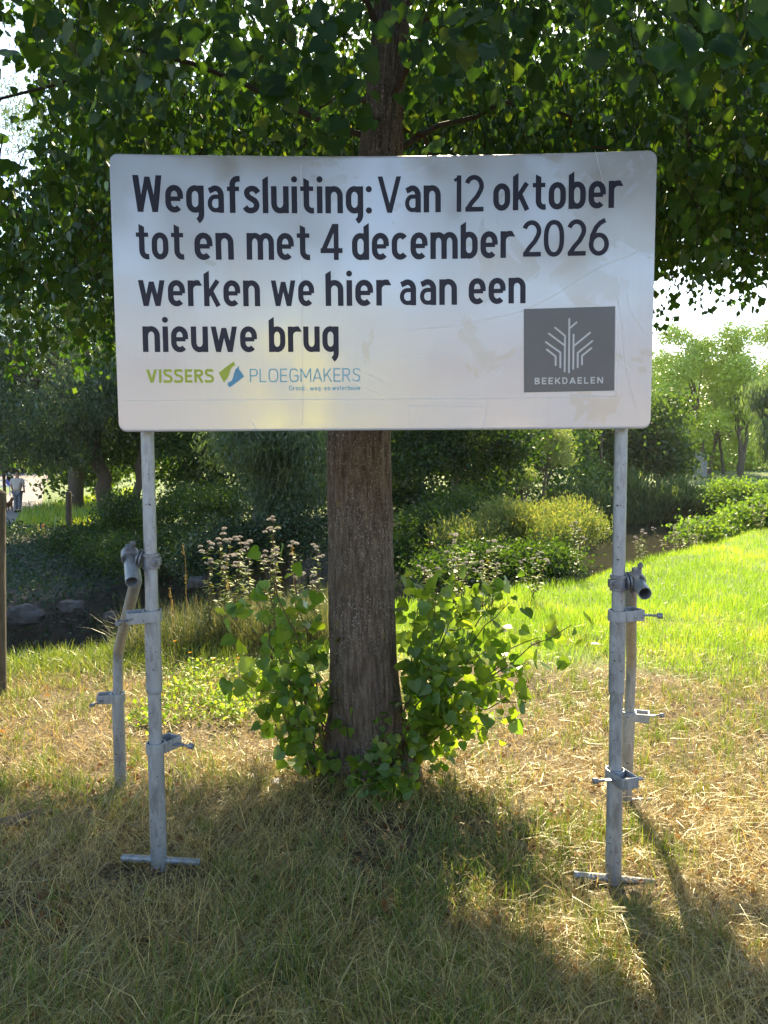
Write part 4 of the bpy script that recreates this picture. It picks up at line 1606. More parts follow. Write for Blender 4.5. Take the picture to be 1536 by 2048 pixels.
# nobody stands in leaves: keep the spot round the viewer free
path = path[ok]; L_ = L_[ok]
nb = len(path)
pq = proj(path[:, 2])
tv_ = (pq[0] > -60) & (pq[0] < 1600) & (pq[1] > -80) & (pq[2] < 6) & (r2.random(nb) < .8)
v, f = tubes_np((path - LO)[tv_][:, [0, 2, 3, 5]], np.tile(np.linspace(.0032, .0012, 4), (int(tv_.sum()), 1)), 3)
tw = link('twigs', np_mesh('twigs', v, f, M['twig']), linden)
tw['kind'] = 'stuff'
# leaves along the branchlets
per = 17
k = np.repeat(np.arange(nb), per)
s = r2.random(len(k)) * (m_ - 1)
i0 = np.minimum(s.astype(int), m_ - 2)
fr = (s - i0)[:, None]
lp_ = path[k, i0] * (1 - fr) + path[k, i0 + 1] * fr
lp_ = lp_ + r2.normal(size=lp_.shape) * np.array([.045, .045, .02])
tipd = np.stack([r2.normal(size=len(k)) * .45, r2.normal(size=len(k)) * .45, -np.ones(len(k)) * .9], 1)
nrm = rand_unit(len(k), r2) + np.array([0, 0, .35])
size = r2.uniform(.036, .072, len(k)) * (1 + .25 * (r2.random(len(k)) < .15))
okl = shade_ok(lp_, r2) & (lp_[:, 2] > hem(lp_[:, 0], lp_[:, 1]) - .06) & (lp_[:, 1] > .9)
_q = proj(lp_)
okl &= ~((_q[2] > 0) & (_q[2] < 2.05) & (_q[1] > -60) & (_q[0] > -60) & (_q[0] < 1600))
okl &= ~((lp_[:, 1] < 2.95) & (np.abs(lp_[:, 0]) < 1.15) & (lp_[:, 2] < 1.66 + .385 * lp_[:, 1]))
lp_, tipd, nrm, size = lp_[okl], tipd[okl], nrm[okl], size[okl]
tint = np.clip(r2.normal(.38, .2, len(lp_)), 0, .8)
print('crown leaves', len(lp_), 'branchlets', nb)

# a few sprays near the camera, and the sprays in front of the stem
sprays = []
for (px_, py_, Y_, n_) in ((470, 60, 2.4, 9), (560, 110, 2.5, 10), (640, 130, 2.7, 9), (600, 190, 2.7, 8), (700, 60, 2.6, 8), (830, 170, 3.0, 8), (860, 110, 2.9, 9), (900, 150, 3.0, 6), (620, 255, 3.0, 7), (720, 200, 3.1, 7),
                           (430, 170, 2.6, 8), (800, 225, 3.1, 5), (380, 90, 2.5, 8), (520, 230, 3.0, 6), (300, 160, 2.7, 6), (1480, 60, 1.9, 9), (1440, 40, 1.8, 6), (760, 110, 2.9, 6), (680, 150, 2.9, 7), (560, 60, 2.7, 7), (500, 150, 2.9, 7), (860, 60, 3.0, 7), (940, 200, 3.1, 5), (640, 40, 2.6, 7), (1330, 120, 2.3, 5), (960, 40, 2.7, 7)):
    c = np.array(P(px_, py_, Y_))
    q = c + r2.normal(size=(n_, 3)) * np.array([.085, .07, .05])
    sprays.append(q)
q = np.vstack(sprays)
lp_ = np.vstack([lp_, q])
tipd = np.vstack([tipd, np.stack([r2.normal(size=len(q)) * .5, -r2.random(len(q)) * .5, -np.ones(len(q)) * .8], 1)])
nrm = np.vstack([nrm, rand_unit(len(q), r2) * .6 + np.array([0, -.75, .7])])
size = np.concatenate([size, r2.uniform(.050, .082, len(q))])
tint = np.concatenate([tint, np.clip(r2.normal(.6, .15, len(q)), .2, .9)])

# ---- basal shoots: leafy suckers round the foot of the trunk
shoots = []


def shoot(p0, p1, sag, nleaf, lsz, spread=.06, side=0.0):
    nleaf = int(nleaf * 2.1)
    p = curve(p0, p1, sag, 10, .012, r2)
    i = np.sort(r2.random(nleaf) ** .75) * 9
    j = np.minimum(i.astype(int), 8)
    a = (i - j)[:, None]
    pos = p[j] * (1 - a) + p[j + 1] * a + r2.normal(size=(nleaf, 3)) * spread * np.array([1, 1, .7])
    d = (p[-1] - p[0]) / np.linalg.norm(p[-1] - p[0])
    t_ = d * .5 + r2.normal(size=(nleaf, 3)) * .55 + np.array([0, -.15, -.55])
    n_ = rand_unit(nleaf, r2) * .75 + np.array([.0, -.45, .6])
    sz = r2.uniform(.45, 1.15, nleaf) * lsz * 1.08
    shoots.append(dict(path=p, pos=pos, t=t_, n=n_, s=sz, tint=np.clip(r2.normal(.55, .2, nleaf), .1, 1)))


def g3(px, py, Y):
    return np.array(P(px, py, Y))


def foot(dx=0, dy=0):
    x = P(738, 1550, 3.9).x + dx
    return np.array([x, LY + dy, h1(x, LY + dy) + .05])


# right-hand fan
for (px_, py_, Y_, n_, sz) in ((1125, 1285, 3.75, 14, .075), (1060, 1310, 3.9, 22, .075), (1035, 1440, 3.8, 18, .07), (1000, 1240, 4.0, 24, .07), (930, 1160, 4.1, 24, .07), (870, 1180, 3.9, 24, .07), (980, 1190, 4.1, 20, .07),
                          (900, 1260, 3.75, 26, .07), (850, 1240, 4.0, 24, .07), (960, 1330, 3.8, 26, .07), (1000, 1390, 3.9, 24, .07), (830, 1160, 4.1, 18, .07), (940, 1420, 3.75, 26, .07), (880, 1380, 3.7, 24, .065),
                          (960, 1490, 3.85, 20, .06), (900, 1320, 3.95, 30, .07), (840, 1330, 3.9, 24, .07), (1020, 1180, 4.2, 12, .07), (1040, 1360, 4.05, 16, .07), (860, 1450, 3.8, 20, .06), (920, 1480, 3.95, 16, .06)):
    shoot(foot(.10 + r2.random() * .15, r2.uniform(-.15, .15)), g3(px_ + 18, py_ - 35, Y_), .10, n_, sz, .07)
# left-hand fan
for (px_, py_, Y_, n_, sz) in ((545, 1160, 3.8, 16, .085), (520, 1230, 3.9, 16, .08), (490, 1290, 3.9, 16, .075), (500, 1390, 3.8, 20, .075), (560, 1290, 3.9, 26, .08), (580, 1390, 3.75, 26, .075), (600, 1200, 4.1, 20, .08),
                          (540, 1450, 3.7, 20, .07), (600, 1470, 3.7, 22, .07), (610, 1330, 3.85, 24, .075), (570, 1500, 3.75, 14, .065), (625, 1260, 3.95, 20, .075), (640, 1520, 3.65, 12, .06), (480, 1250, 4.1, 8, .08)):
    shoot(foot(-.14 - r2.random() * .15, r2.uniform(-.15, .15)), g3(px_ - 12, py_ - 35, Y_), .08, int(n_ * .75), sz, .08)
# low shoots in front of the stem
for (px_, py_, Y_, n_, sz) in ((775, 1420, 3.62, 9, .05), (760, 1530, 3.55, 16, .055), (720, 1590, 3.5, 12, .05), (820, 1580, 3.5, 16, .06), (860, 1545, 3.6, 8, .05), (780, 1610, 3.45, 10, .05), (700, 1560, 3.6, 8, .045), (780, 1490, 3.6, 8, .045)):
    shoot(foot(r2.uniform(-.05, .12), -.28), g3(px_, py_, Y_), .05, n_, sz, .045)

# every linden leaf, ranked by how large it shows: the largest 300 are parts of their own
allp = [lp_]; allt = [tipd]; alln = [nrm]; alls = [size]; alli = [tint]; own = [np.full(len(lp_), -1)]
for i, s_ in enumerate(shoots):
    allp.append(s_['pos']); allt.append(s_['t']); alln.append(s_['n']); alls.append(s_['s']); alli.append(s_['tint']); own.append(np.full(len(s_['pos']), i))
LP, LT, LN, LS, LI, LW = [np.concatenate(a) for a in (allp, allt, alln, alls, alli, own)]
# leaves never sit inside the stem
xc2, rc2 = trunk_at(LP[:, 2])
dd = np.hypot(LP[:, 0] - xc2, LP[:, 1] - LY - .08)
kp = dd > rc2 + .015
LP, LT, LN, LS, LI, LW = [a[kp] for a in (LP, LT, LN, LS, LI, LW)]
qx, qy, qz = proj(LP)
score = LS / np.maximum(qz, .3)
score[(qx < 0) | (qx > 1536) | (qy < 0) | (qy > 2048) | (qz < .2)] = 0
score[(qz > 2.8) & (qx > 225) & (qx < 1305) & (qy > 310) & (qy < 860)] = 0
order = np.argsort(-score)
top = order[:300]
rest = np.ones(len(LP), bool); rest[top] = False
ROT = frames(LN, LT)
leaf_me = []
for sd in range(4):
    lv, lf = serr(sd)
    leaf_me.append(np_mesh('leaf', lv, lf, M['linden'], tint=np.full(len(lv), .12 + .16 * sd), smooth=True))
shoot_me = []
for sd in range(4):
    lv, lf = serr(sd)
    shoot_me.append(np_mesh('leaf', lv, lf, M['shoot'], tint=np.full(len(lv), .15 + .2 * sd), smooth=True))
shoot_obj = []
for i, s_ in enumerate(shoots):
    v, f = tubes_np((s_['path'] - LO)[None], np.linspace(.006, .002, 10)[None], 5)
    o = link('basal_shoot', np_mesh('basal_shoot', v, f, M['redtwig'], smooth=True), linden)
    shoot_obj.append(o)
qf = rest & (LW == -1)
near_m = qf & (score > .016)
parts_v, parts_f, parts_t = [], [], []
off_ = 0
sv, sf = serr(9)
far_m = qf & ~near_m & ((qz > 4.6) | (score == 0))
for msk, tv_, tf_ in ((near_m, HEART, HEART_F), (qf & ~near_m & ~far_m, HEART2, HEART2_F), (far_m, RHOMB * np.array([1.35, 1, 1]), RH_F)):
    v, f, t_ = scatter(tv_, tf_, LP[msk] - LO, ROT[msk], LS[msk], LI[msk])
    parts_v.append(v); parts_f.append(f + off_); parts_t.append(t_); off_ += len(v)
cr = link('crown', np_mesh('crown', np.vstack(parts_v), np.vstack(parts_f), M['linden'], tint=np.concatenate(parts_t)), linden)
cr['kind'] = 'stuff'
for i, o in enumerate(shoot_obj):
    msk = rest & (LW == i)
    if msk.sum():
        v, f, t_ = scatter(HEART, HEART_F, LP[msk] - LO, ROT[msk], LS[msk], LI[msk])
        q = link('foliage', np_mesh('foliage', v, f, M['shoot'], tint=t_), o)
        q['kind'] = 'stuff'
for j, i in enumerate(top):
    o = bpy.data.objects.new('leaf', (leaf_me if LW[i] < 0 else shoot_me)[j % 4])
    COL.objects.link(o)
    o.parent = cr if LW[i] < 0 else shoot_obj[LW[i]]
    s3 = float(LS[i])
    mt = Matrix.Identity(4)
    for a in range(3):
        for b in range(3):
            mt[a][b] = float(ROT[i][a][b]) * s3
        mt[a][3] = float(LP[i][a] - LO[a])
    o.matrix_local = mt
# pale bracts and seed stalks among the leaves
nbr = 2200
ii = r2.choice(np.where(LW == -1)[0], nbr)
bp_ = LP[ii] + r2.normal(size=(nbr, 3)) * .03
bt_ = np.stack([r2.normal(size=nbr) * .3, r2.normal(size=nbr) * .3, -np.ones(nbr)], 1)
v, f, t_ = scatter(LANCE * np.array([1.0, 1, 1.5]), RH_F, bp_ - LO, frames(rand_unit(nbr, r2), bt_), r2.uniform(.04, .07, nbr), r2.random(nbr))
o = link('bracts', np_mesh('bracts', v, f, M['bract'], tint=t_), linden)
o['kind'] = 'stuff'

# ------------------------------------------------------------------ trees, shrubs and banks beyond


def cloud(blobs, nclump, per, r_, clump=.35, fill=.55, up=.25, droop=.35):
    """leaf positions clustered in clumps through lumpy blobs; blobs: (x,y,z,rx,ry,rz)"""
    B0 = np.array(blobs, float)
    ns_ = 9
    B = np.repeat(B0, ns_, 0)
    du = rand_unit(len(B), r_) * (r_.random(len(B)) ** .5)[:, None]
    B[:, :3] += du * B[:, 3:] * .78
    B[:, 3:] *= r_.uniform(.26, .52, (len(B), 1))
    wgt = (B[:, 3] * B[:, 4] * B[:, 5]) ** .75
    bi = r_.choice(len(B), nclump, p=wgt / wgt.sum())
    u_ = rand_unit(nclump, r_)
    rr = r_.random(nclump) ** (1 / 3) * (1 - fill) + fill * r_.uniform(.75, 1.05, nclump)
    lump_ = .62 + .75 * fbm(u_[:, 0] * 2.2 + bi, u_[:, 1] * 2.2, u_[:, 2] * 2.2, 5)
    c = B[bi, :3] + u_ * (rr * lump_)[:, None] * B[bi, 3:]
    cs = clump * r_.uniform(.5, 1.3, nclump)
    k_ = np.repeat(np.arange(nclump), per)
    p = c[k_] + r_.normal(size=(len(k_), 3)) * cs[k_][:, None] * np.array([1, 1, .6])
    outw = (c - B[bi, :3]) / B[bi, 3:]
    n_ = outw[k_] * .4 + rand_unit(len(k_), r_) + np.array([0, 0, up])
    t_ = rand_unit(len(k_), r_) + np.array([0, 0, -droop]) + outw[k_] * .3
    ct = np.clip(r_.normal(.4, .22, nclump), 0, 1)
    ti = np.clip(ct[k_] + r_.normal(size=len(k_)) * .12, 0, 1)
    return p, n_, t_, ti


def make_tree(name, label, cat_, blobs, trunks, nclump, per, lsize, mkey, seed, clump=.35, leaf=LANCE, droop=.35, group=None, fill=.55, bark='farbark', up=.25, lmin=.6, keep=None):
    r_ = np.random.default_rng(seed)
    bx, by = (trunks[0][0][0], trunks[0][0][1]) if trunks else (blobs[0][0], blobs[0][1])
    loc = Vector((bx, by, h1(bx, by)))
    root = empty(name, loc, label=label, cat=cat_, group=group)
    lo = np.array(loc)
    p, n_, t_, ti = cloud(blobs, nclump, per, r_, clump, fill, up, droop)
    if keep is not None:
        m__ = keep(p); p, n_, t_, ti = p[m__], n_[m__], t_[m__], ti[m__]
    gzv = H(p[:, 0], p[:, 1])
    m__ = p[:, 2] > gzv + .02
    p, n_, t_, ti = p[m__], n_[m__], t_[m__], ti[m__]
    v, f, tt_ = scatter(leaf, RH_F, p - lo, frames(n_, t_), lsize * r_.uniform(lmin, 1.3, len(p)), ti)
    o = link('crown' if cat_ == 'tree' else 'foliage', np_mesh(name, v, f, M[mkey], tint=tt_), root)
    o['kind'] = 'stuff'
    for tr in trunks:
        pts, r0, r1 = [np.array(a, float) for a in tr[:-2]], tr[-2], tr[-1]
        pts = np.array(pts)
        # resample with a little wobble
        s = np.concatenate([[0], np.cumsum(np.linalg.norm(np.diff(pts, axis=0), axis=1))])
        u_ = np.linspace(0, s[-1], 12)
        q = np.stack([np.interp(u_, s, pts[:, a]) for a in range(3)], 1)
        q[1:-1] += r_.normal(size=(10, 3)) * r0 * .25
        q[0, 2] -= .2
        v, f = tubes_np((q - lo)[None], np.linspace(r0, r1, 12)[None], 9)
        link('trunk', np_mesh('trunk', v, f, M[bark], smooth=True), root)
    # boughs into the crown
    if trunks:
        base_ = np.array(trunks[0][-3], float) if len(trunks[0]) > 3 else np.array(trunks[0][0], float)
        bl = np.array(blobs)[:, :3]
        lps = []
        for _ in range(12 if cat_ == 'tree' else 5):
            b = blobs[r_.integers(len(blobs))]
            e = np.array(b[:3]) + rand_unit(1, r_)[0] * np.array(b[3:]) * .7
            st = base_ + (np.array(trunks[0][0]) - base_) * r_.uniform(0, .5)
            lps.append(curve(st, e, .4, 8, .12, r_))
        v, f = tubes_np(np.array(lps) - lo, np.tile(np.linspace(trunks[0][-1] * .7 + .01, .012, 8), (len(lps), 1)), 5)
        for i in range(len(lps)):
            link('bough', np_mesh('bough', v[i * 40:(i + 1) * 40], f[i * 35:(i + 1) * 35] - i * 40, M[bark], smooth=True), root)
    return root


def W(px, py, Y):
    return tuple(P(px, py, Y))


def blob(px, py, Y, rpx, rpy, ry=None):
    """a blob given by its place and size as seen at distance Y"""
    c = P(px, py, Y)
    rx, rz_ = rpx * Y / FPX, rpy * Y / FPX
    return (c.x, c.y, c.z, rx, ry or rx, rz_)


def stem(px, Y, px2, py2, r0, r1, Y2=None):
    a = P(px, 1000, Y)
    return ((a.x, Y, h1(a.x, Y)), W(px2, py2, Y2 or Y), r0, r1)


VZ = lambda p, lo, hi: (p[:, 2] > lo) & (p[:, 2] < hi)

# left side, near to far
make_tree('willow_tree', 'big grey-green willow hanging over the footpath at the left edge', 'tree',
          [blob(60, 830, 25, 150, 90, 3), blob(190, 790, 24, 120, 110, 3), blob(30, 720, 26, 140, 120, 3), blob(160, 880, 25, 100, 60, 2), blob(-80, 800, 26, 140, 130, 3), blob(110, 640, 26, 110, 90, 3), blob(40, 900, 24, 80, 40, 1.5), blob(140, 920, 25, 70, 30, 1.5), blob(-40, 700, 26, 120, 120, 3)],
          [stem(215, 26, 170, 760, .30, .14)], 3600, 15, .17, 'willow', 101, clump=.30, droop=1.0, fill=.7)
make_tree('willow_tree', 'tall pale willow rising behind the linden crown at the upper left', 'tree',
          [blob(110, 520, 33, 130, 110, 3), blob(170, 330, 34, 90, 120, 3), blob(60, 250, 35, 60, 90, 2.5), blob(200, 160, 35, 70, 90, 2.5), blob(20, 560, 34, 80, 90, 2.5), blob(230, 450, 33, 100, 120, 3)],
          [stem(150, 34, 150, 400, .35, .15)], 1900, 13, .21, 'willow', 102, clump=.42, droop=.8, fill=.65)
make_tree('ash_tree', 'bushy green tree between the path willow and the notice board', 'tree',
          [blob(270, 760, 27, 110, 120, 3), blob(330, 830, 24, 90, 80, 2.5), blob(230, 900, 27, 80, 50, 2), blob(400, 820, 26, 110, 90, 3), blob(300, 600, 27, 150, 130, 3), blob(420, 450, 27, 130, 150, 3)],
          [stem(270, 26, 300, 700, .16, .08)], 2300, 13, .14, 'bush', 103, clump=.30, leaf=RHOMB)
make_tree('willow_tree', 'dark drooping willow seen under the board left of the linden trunk', 'tree',
          [blob(530, 900, 15, 110, 70, 1.3), blob(580, 960, 15, 80, 70, 1.1), blob(480, 850, 15.5, 110, 90, 1.5), blob(610, 860, 15.5, 90, 90, 1.5), blob(520, 985, 14.8, 50, 50, .9), blob(540, 700, 16, 170, 120, 2), blob(640, 960, 15.5, 60, 70, 1.2)],
          [stem(505, 15.5, 530, 830, .22, .15), stem(560, 16, 570, 750, .18, .12)], 2800, 15, .12, 'willow', 104, clump=.20, droop=1.1, fill=.7)
make_tree('alder_tree', 'dark tree with a grey trunk just right of the linden trunk', 'tree',
          [blob(850, 880, 21, 110, 80, 2.2), blob(960, 860, 21, 100, 80, 2.2), blob(1020, 900, 21, 60, 80, 1.6), blob(820, 800, 22, 120, 100, 2.5), blob(940, 940, 22, 70, 40, 1.5), blob(850, 600, 22, 150, 130, 2.5), blob(930, 700, 22, 130, 100, 2.5)],
          [stem(911, 21, 915, 650, .17, .10)], 2900, 14, .12, 'bush', 105, clump=.28, leaf=RHOMB)
make_tree('pale_willow_shrub', 'sunlit pale willow leaning out between dark trees under the right half of the board', 'shrub',
          [blob(1112, 885, 26, 28, 38, .8), blob(1090, 850, 26, 45, 30, .9), blob(1125, 920, 26, 20, 20, .5)],
          [stem(1075, 26.5, 1095, 900, .06, .03)], 420, 13, .13, 'pale', 106, clump=.16)
make_tree('pale_willow_shrub', 'small pale sunlit shrub above the river bank right of the dark tree', 'shrub',
          [blob(1050, 955, 23, 20, 24, .5), blob(1035, 935, 23, 18, 14, .4)],
          [stem(1040, 23.3, 1045, 960, .05, .03)], 190, 13, .11, 'pale', 107, clump=.12)
make_tree('alder_tree', 'dense dark tree behind the right-hand post', 'tree',
          [blob(1260, 890, 44, 80, 80, 4), blob(1325, 915, 44, 45, 50, 3.5), blob(1200, 860, 45, 70, 80, 4), blob(1285, 850, 46, 60, 70, 4)],
          [stem(1270, 45, 1270, 860, .25, .15)], 1700, 13, .26, 'bush', 108, clump=.6, leaf=RHOMB)
make_tree('alder_tree', 'thin-stemmed tree with lit gaps between the dark trees under the board', 'tree',
          [blob(1150, 900, 40, 60, 60, 3), blob(1090, 840, 42, 80, 60, 3), blob(1180, 960, 40, 40, 20, 2)],
          [stem(1180, 41, 1160, 860, .14, .09), stem(1195, 41, 1205, 860, .12, .08)], 650, 12, .22, 'locust', 109, clump=.5, leaf=RHOMB)
# the loose row of trees across the river, right
RT_ = [
    ('light green locust tree with a leaning stem left of the dead stump', [blob(1350, 760, 62, 60, 80, 4), blob(1390, 700, 62, 50, 50, 3.5), blob(1400, 830, 62, 50, 60, 3.5), blob(1330, 830, 63, 50, 80, 3.5)], [stem(1412, 62, 1385, 760, .26, .14)]),
    ('locust tree with a forked pair of thin leaning stems', [blob(1455, 820, 64, 50, 60, 3.5), blob(1440, 760, 64, 60, 60, 4), blob(1465, 880, 64, 26, 24, 2)], [stem(1417, 64, 1437, 850, .20, .12), stem(1446, 64, 1436, 850, .20, .12)]),
    ('tallest locust tree on the far bank with a stem that splits in two', [blob(1470, 700, 60, 60, 50, 4), blob(1500, 760, 60, 60, 70, 4), blob(1455, 665, 60, 30, 25, 2.5), blob(1490, 820, 60, 40, 50, 3)], [stem(1480, 60, 1477, 800, .34, .14), stem(1481, 60, 1497, 820, .25, .12)]),
    ('locust tree cut by the right edge behind the weeping willow', [blob(1540, 710, 66, 50, 60, 4), blob(1560, 780, 66, 60, 90, 4)], [stem(1545, 66, 1540, 760, .26, .14)]),
]
for i, (lb, bl, tr) in enumerate(RT_):
    q_ = np.random.default_rng(900 + i)
    nb_l = []
    for b_ in bl:
        for _ in range(5):
            d_l = rand_unit(1, q_)[0] * q_.random() ** .5
            k_l = q_.uniform(.30, .58)
            nb_l.append(tuple(b_[j] + d_l[j] * b_[3 + j] for j in range(3)) + (b_[3] * k_l, b_[4] * k_l, b_[5] * k_l * .8))
    tr = [tuple(t_[:-2]) + (t_[-2] * .7, t_[-1] * .7) for t_ in tr]
    make_tree('locust_tree', lb, 'tree', nb_l, tr, 1900, 13, .19, 'lime', 120 + i, clump=.48, leaf=RHOMB, group='trees on the far river bank', fill=.4)
make_tree('weeping_willow', 'weeping willow with long hanging strands at the right edge', 'tree',
          [blob(1545, 860, 44, 40, 70, 2.4), blob(1525, 800, 45, 28, 40, 2)], [stem(1545, 44.5, 1545, 830, .25, .15)], 700, 15, .30, 'willow', 125, clump=.34, droop=3, fill=.7)
# backdrop wood: dense far mass that closes the view
make_tree('far_thicket', 'bright green thicket of young growth behind the far locust stems', 'thicket',
          [blob(1400, 890, 75, 120, 50, 5), blob(1500, 900, 75, 110, 50, 5), blob(1330, 860, 75, 90, 70, 5), blob(1220, 870, 75, 110, 70, 5), blob(1500, 830, 80, 90, 50, 5), blob(1340, 760, 78, 60, 60, 5)],
          [], 3400, 12, .36, 'lime', 130, clump=.8, leaf=RHOMB)
r_ = np.random.default_rng(140)
bl = []
for a in np.linspace(-62, 62, 44):
    D = 105 + 12 * math.sin(a * .3)
    x, y = D * math.sin(R(a)), D * math.cos(R(a))
    hh = r_.uniform(9, 15) * (1.0 if a < 12 else .72)
    bl.append((x, y, hh * .35 - 1, 7.5, 6, hh * .72))
wood = make_tree('far_wood', 'distant dark wood closing the view behind all the trees', 'wood', bl, [], 5200, 11, 1.05, 'bush', 141, clump=1.5, leaf=RHOMB)
wood['kind'] = 'stuff'
# dark mid trees that close the view behind the left bank and under the board; their tall tops are added to shade the bank
make_tree('hawthorn_tree', 'dark rounded tree beside the footpath behind the wooden fence post', 'tree',
          [blob(190, 930, 37, 90, 50, 3), blob(118, 950, 37, 34, 40, 2), blob(100, 920, 40, 34, 26, 2), blob(280, 900, 36, 110, 70, 3), blob(120, 880, 38, 60, 60, 3), blob(330, 830, 38, 110, 100, 3.5), blob(250, 700, 38, 130, 130, 3.5), blob(150, 780, 38, 80, 90, 3)], [stem(210, 37, 220, 800, .2, .1)], 2400, 12, .24, 'bush', 142, clump=.5, leaf=RHOMB)
make_tree('hawthorn_tree', 'dark tree filling the gap between the left post and the drooping willow', 'tree',
          [blob(400, 900, 30, 90, 70, 3), blob(470, 850, 31, 100, 90, 3), blob(360, 940, 29, 60, 30, 2), blob(640, 880, 30, 110, 100, 3), blob(560, 950, 29, 110, 60, 2.5), blob(690, 950, 29, 90, 70, 2.5), blob(450, 980, 28, 90, 40, 2), blob(600, 700, 30, 200, 150, 3), blob(560, 520, 29, 140, 130, 3), blob(690, 560, 29, 120, 120, 3), blob(420, 720, 30, 150, 130, 3)], [stem(420, 30, 430, 800, .2, .1), stem(395, 30, 330, 830, .12, .07)], 2900, 12, .20, 'bush', 143, clump=.42, leaf=RHOMB)
make_tree('hawthorn_tree', 'dark tree behind the grey-trunked tree in the middle distance', 'tree',
          [blob(800, 920, 34, 110, 80, 3), blob(930, 900, 34, 120, 90, 3), blob(1060, 900, 36, 80, 80, 3), blob(760, 860, 34, 100, 90, 3), blob(800, 990, 33, 90, 40, 2.5), blob(900, 990, 33, 110, 40, 2.5), blob(1000, 985, 33, 80, 35, 2.5), blob(850, 700, 34, 170, 140, 3), blob(1000, 720, 35, 120, 120, 3)], [stem(840, 34, 850, 820, .2, .1), stem(985, 34, 990, 850, .15, .1)], 2800, 12, .22, 'bush', 144, clump=.48, leaf=RHOMB)

# shrubs on the far bank of the creek
SH = [
    ('bramble_bush', 'dark bramble hedge with a sunlit top left of the left post', [blob(200, 1060, 19, 80, 45, 1.1), blob(270, 1030, 18.5, 70, 55, 1.1), blob(150, 1075, 19, 55, 35, .9), blob(230, 1100, 17, 90, 40, 1.2)], 1500, 'bush'),
    ('bramble_bush', 'dark bramble hedge right of the left post, brightest along its top', [blob(340, 1020, 17.5, 90, 60, 1.2), blob(430, 1015, 17, 90, 65, 1.2), blob(310, 1100, 16, 110, 55, 1.1), blob(410, 1110, 15.5, 90, 50, 1)], 1800, 'bush'),
    ('bramble_bush', 'shaded undergrowth beneath the drooping willow left of the trunk', [blob(500, 1080, 14.5, 100, 60, 1.0), blob(600, 1070, 14.5, 80, 70, 1.0), blob(420, 1110, 14, 80, 60, .9)], 1500, 'ivy'),
    ('shrub', 'shaded green shrub directly right of the linden trunk', [blob(840, 1060, 15, 90, 60, 1.0), blob(900, 1030, 16, 70, 50, 1.0), blob(800, 1100, 14, 60, 50, .9)], 1600, 'bush'),
    ('shrub', 'mounded herb-covered shrub with a sunlit rim beside the river', [blob(1010, 1060, 15, 90, 55, 1.2), blob(1090, 1060, 15, 80, 55, 1.2), blob(1150, 1055, 15.5, 55, 50, 1.0), blob(950, 1090, 14, 80, 50, 1.0)], 2600, 'reed'),
    ('shrub', 'low olive-green herbs at the meadow edge in front of the mounded shrub', [blob(980, 1130, 12, 90, 32, .7), blob(1080, 1125, 12.5, 80, 34, .7), blob(900, 1140, 11.5, 60, 28, .6)], 1500, 'bush'),
]
for i, (nm, lb, bls, n_, mk) in enumerate(SH):
    make_tree(nm, lb, 'bush', bls, [], int(n_ * 1.25), 14, .060 if mk != 'reed' else .085, mk, 160 + i, clump=.17, leaf=RHOMB if mk != 'reed' else LANCE, fill=.75, droop=.1 if mk != 'reed' else -.9)
# reeds and herbs on the far river bank
make_tree('reed_bed', 'reed and nettle bed with pale upright spikes on the far river bank', 'reeds',
          [blob(1150, 1000, 37, 60, 28, 2.5), blob(1230, 990, 40, 60, 32, 2.5), blob(1320, 1000, 40, 70, 35, 2.5), blob(1260, 1030, 39, 90, 20, 1.5), blob(1370, 1010, 41, 40, 35, 2)],
          [], 2000, 14, .30, 'reed', 170, clump=.35, droop=-2.2, fill=.7)
make_tree('riverside_scrub', 'sunlit yellow-green scrub on the river bank at the right edge', 'scrub',
          [blob(1430, 1010, 38, 60, 40, 3), blob(1510, 1000, 34, 60, 40, 3), blob(1470, 1045, 26, 60, 25, 1.6), blob(1530, 1030, 22, 50, 35, 1.5), blob(1400, 1065, 22, 40, 20, 1.0)],
          [], 4200, 14, .115, 'locust', 171, clump=.26, leaf=RHOMB, droop=-.4, fill=.7)
# dead pollard stump with new stems
st = empty('dead_stump', (P(1400, 960, 61).x, 61, h1(P(1400, 960, 61).x, 61)), label='pale grey dead tree stump standing on the far bank', cat='stump')
a, b = P(1398, 958, 61), P(1402, 905, 61)
mb = MB(); mb.tube([a, a.lerp(b, .4), a.lerp(b, .9), b], [.62, .55, .5, .42], n=14)
mb.build('stump', M['palebark'], st, smooth=40, loc=st.location)

# ------------------------------------------------------------------ left bank: boulders, posts, stakes, ground ivy
def boulder(px, py, Y, w_, h_, seed, label):
    r_ = np.random.default_rng(seed)
    c = P(px, py, Y)
    n1_, n2_ = 22, 14
    v, f = [], []
    for j in range(n2_ + 1):
        ph = math.pi * j / n2_
        for i in range(n1_):
            t_ = 2 * math.pi * i / n1_
            d = np.array([math.sin(ph) * math.cos(t_), math.sin(ph) * math.sin(t_), math.cos(ph)])
            d = np.sign(d) * np.abs(d) ** .62
            k_ = .6 + .8 * float(fbm(d[0] * 1.7 + seed, d[1] * 1.7, d[2] * 1.7, 3))
            v.append((c.x + d[0] * w_ * .85 * k_, c.y + d[1] * w_ * .6 * k_, c.z + d[2] * h_ * .85 * k_))
    for j in range(n2_):
        for i in range(n1_):
            f.append((j * n1_ + i, (j + 1) * n1_ + i, (j + 1) * n1_ + (i + 1) % n1_, j * n1_ + (i + 1) % n1_))
    mb = MB(); mb.add(v, f)
    o = mb.build('boulder', M['stone'], None, smooth=35, loc=c)
    tag(o, label, 'boulder', 'boulders along the creek')
    return o


boulder(52, 1228, 13.2, .36, .20, 1, 'largest grey boulder on the creek bank near the left edge')
boulder(146, 1212, 13.2, .26, .13, 2, 'flat pale boulder on the creek bank left of the rear brace tube')
boulder(224, 1232, 13.0, .16, .11, 3, 'small pale boulder seen through the gap beside the brace tube')
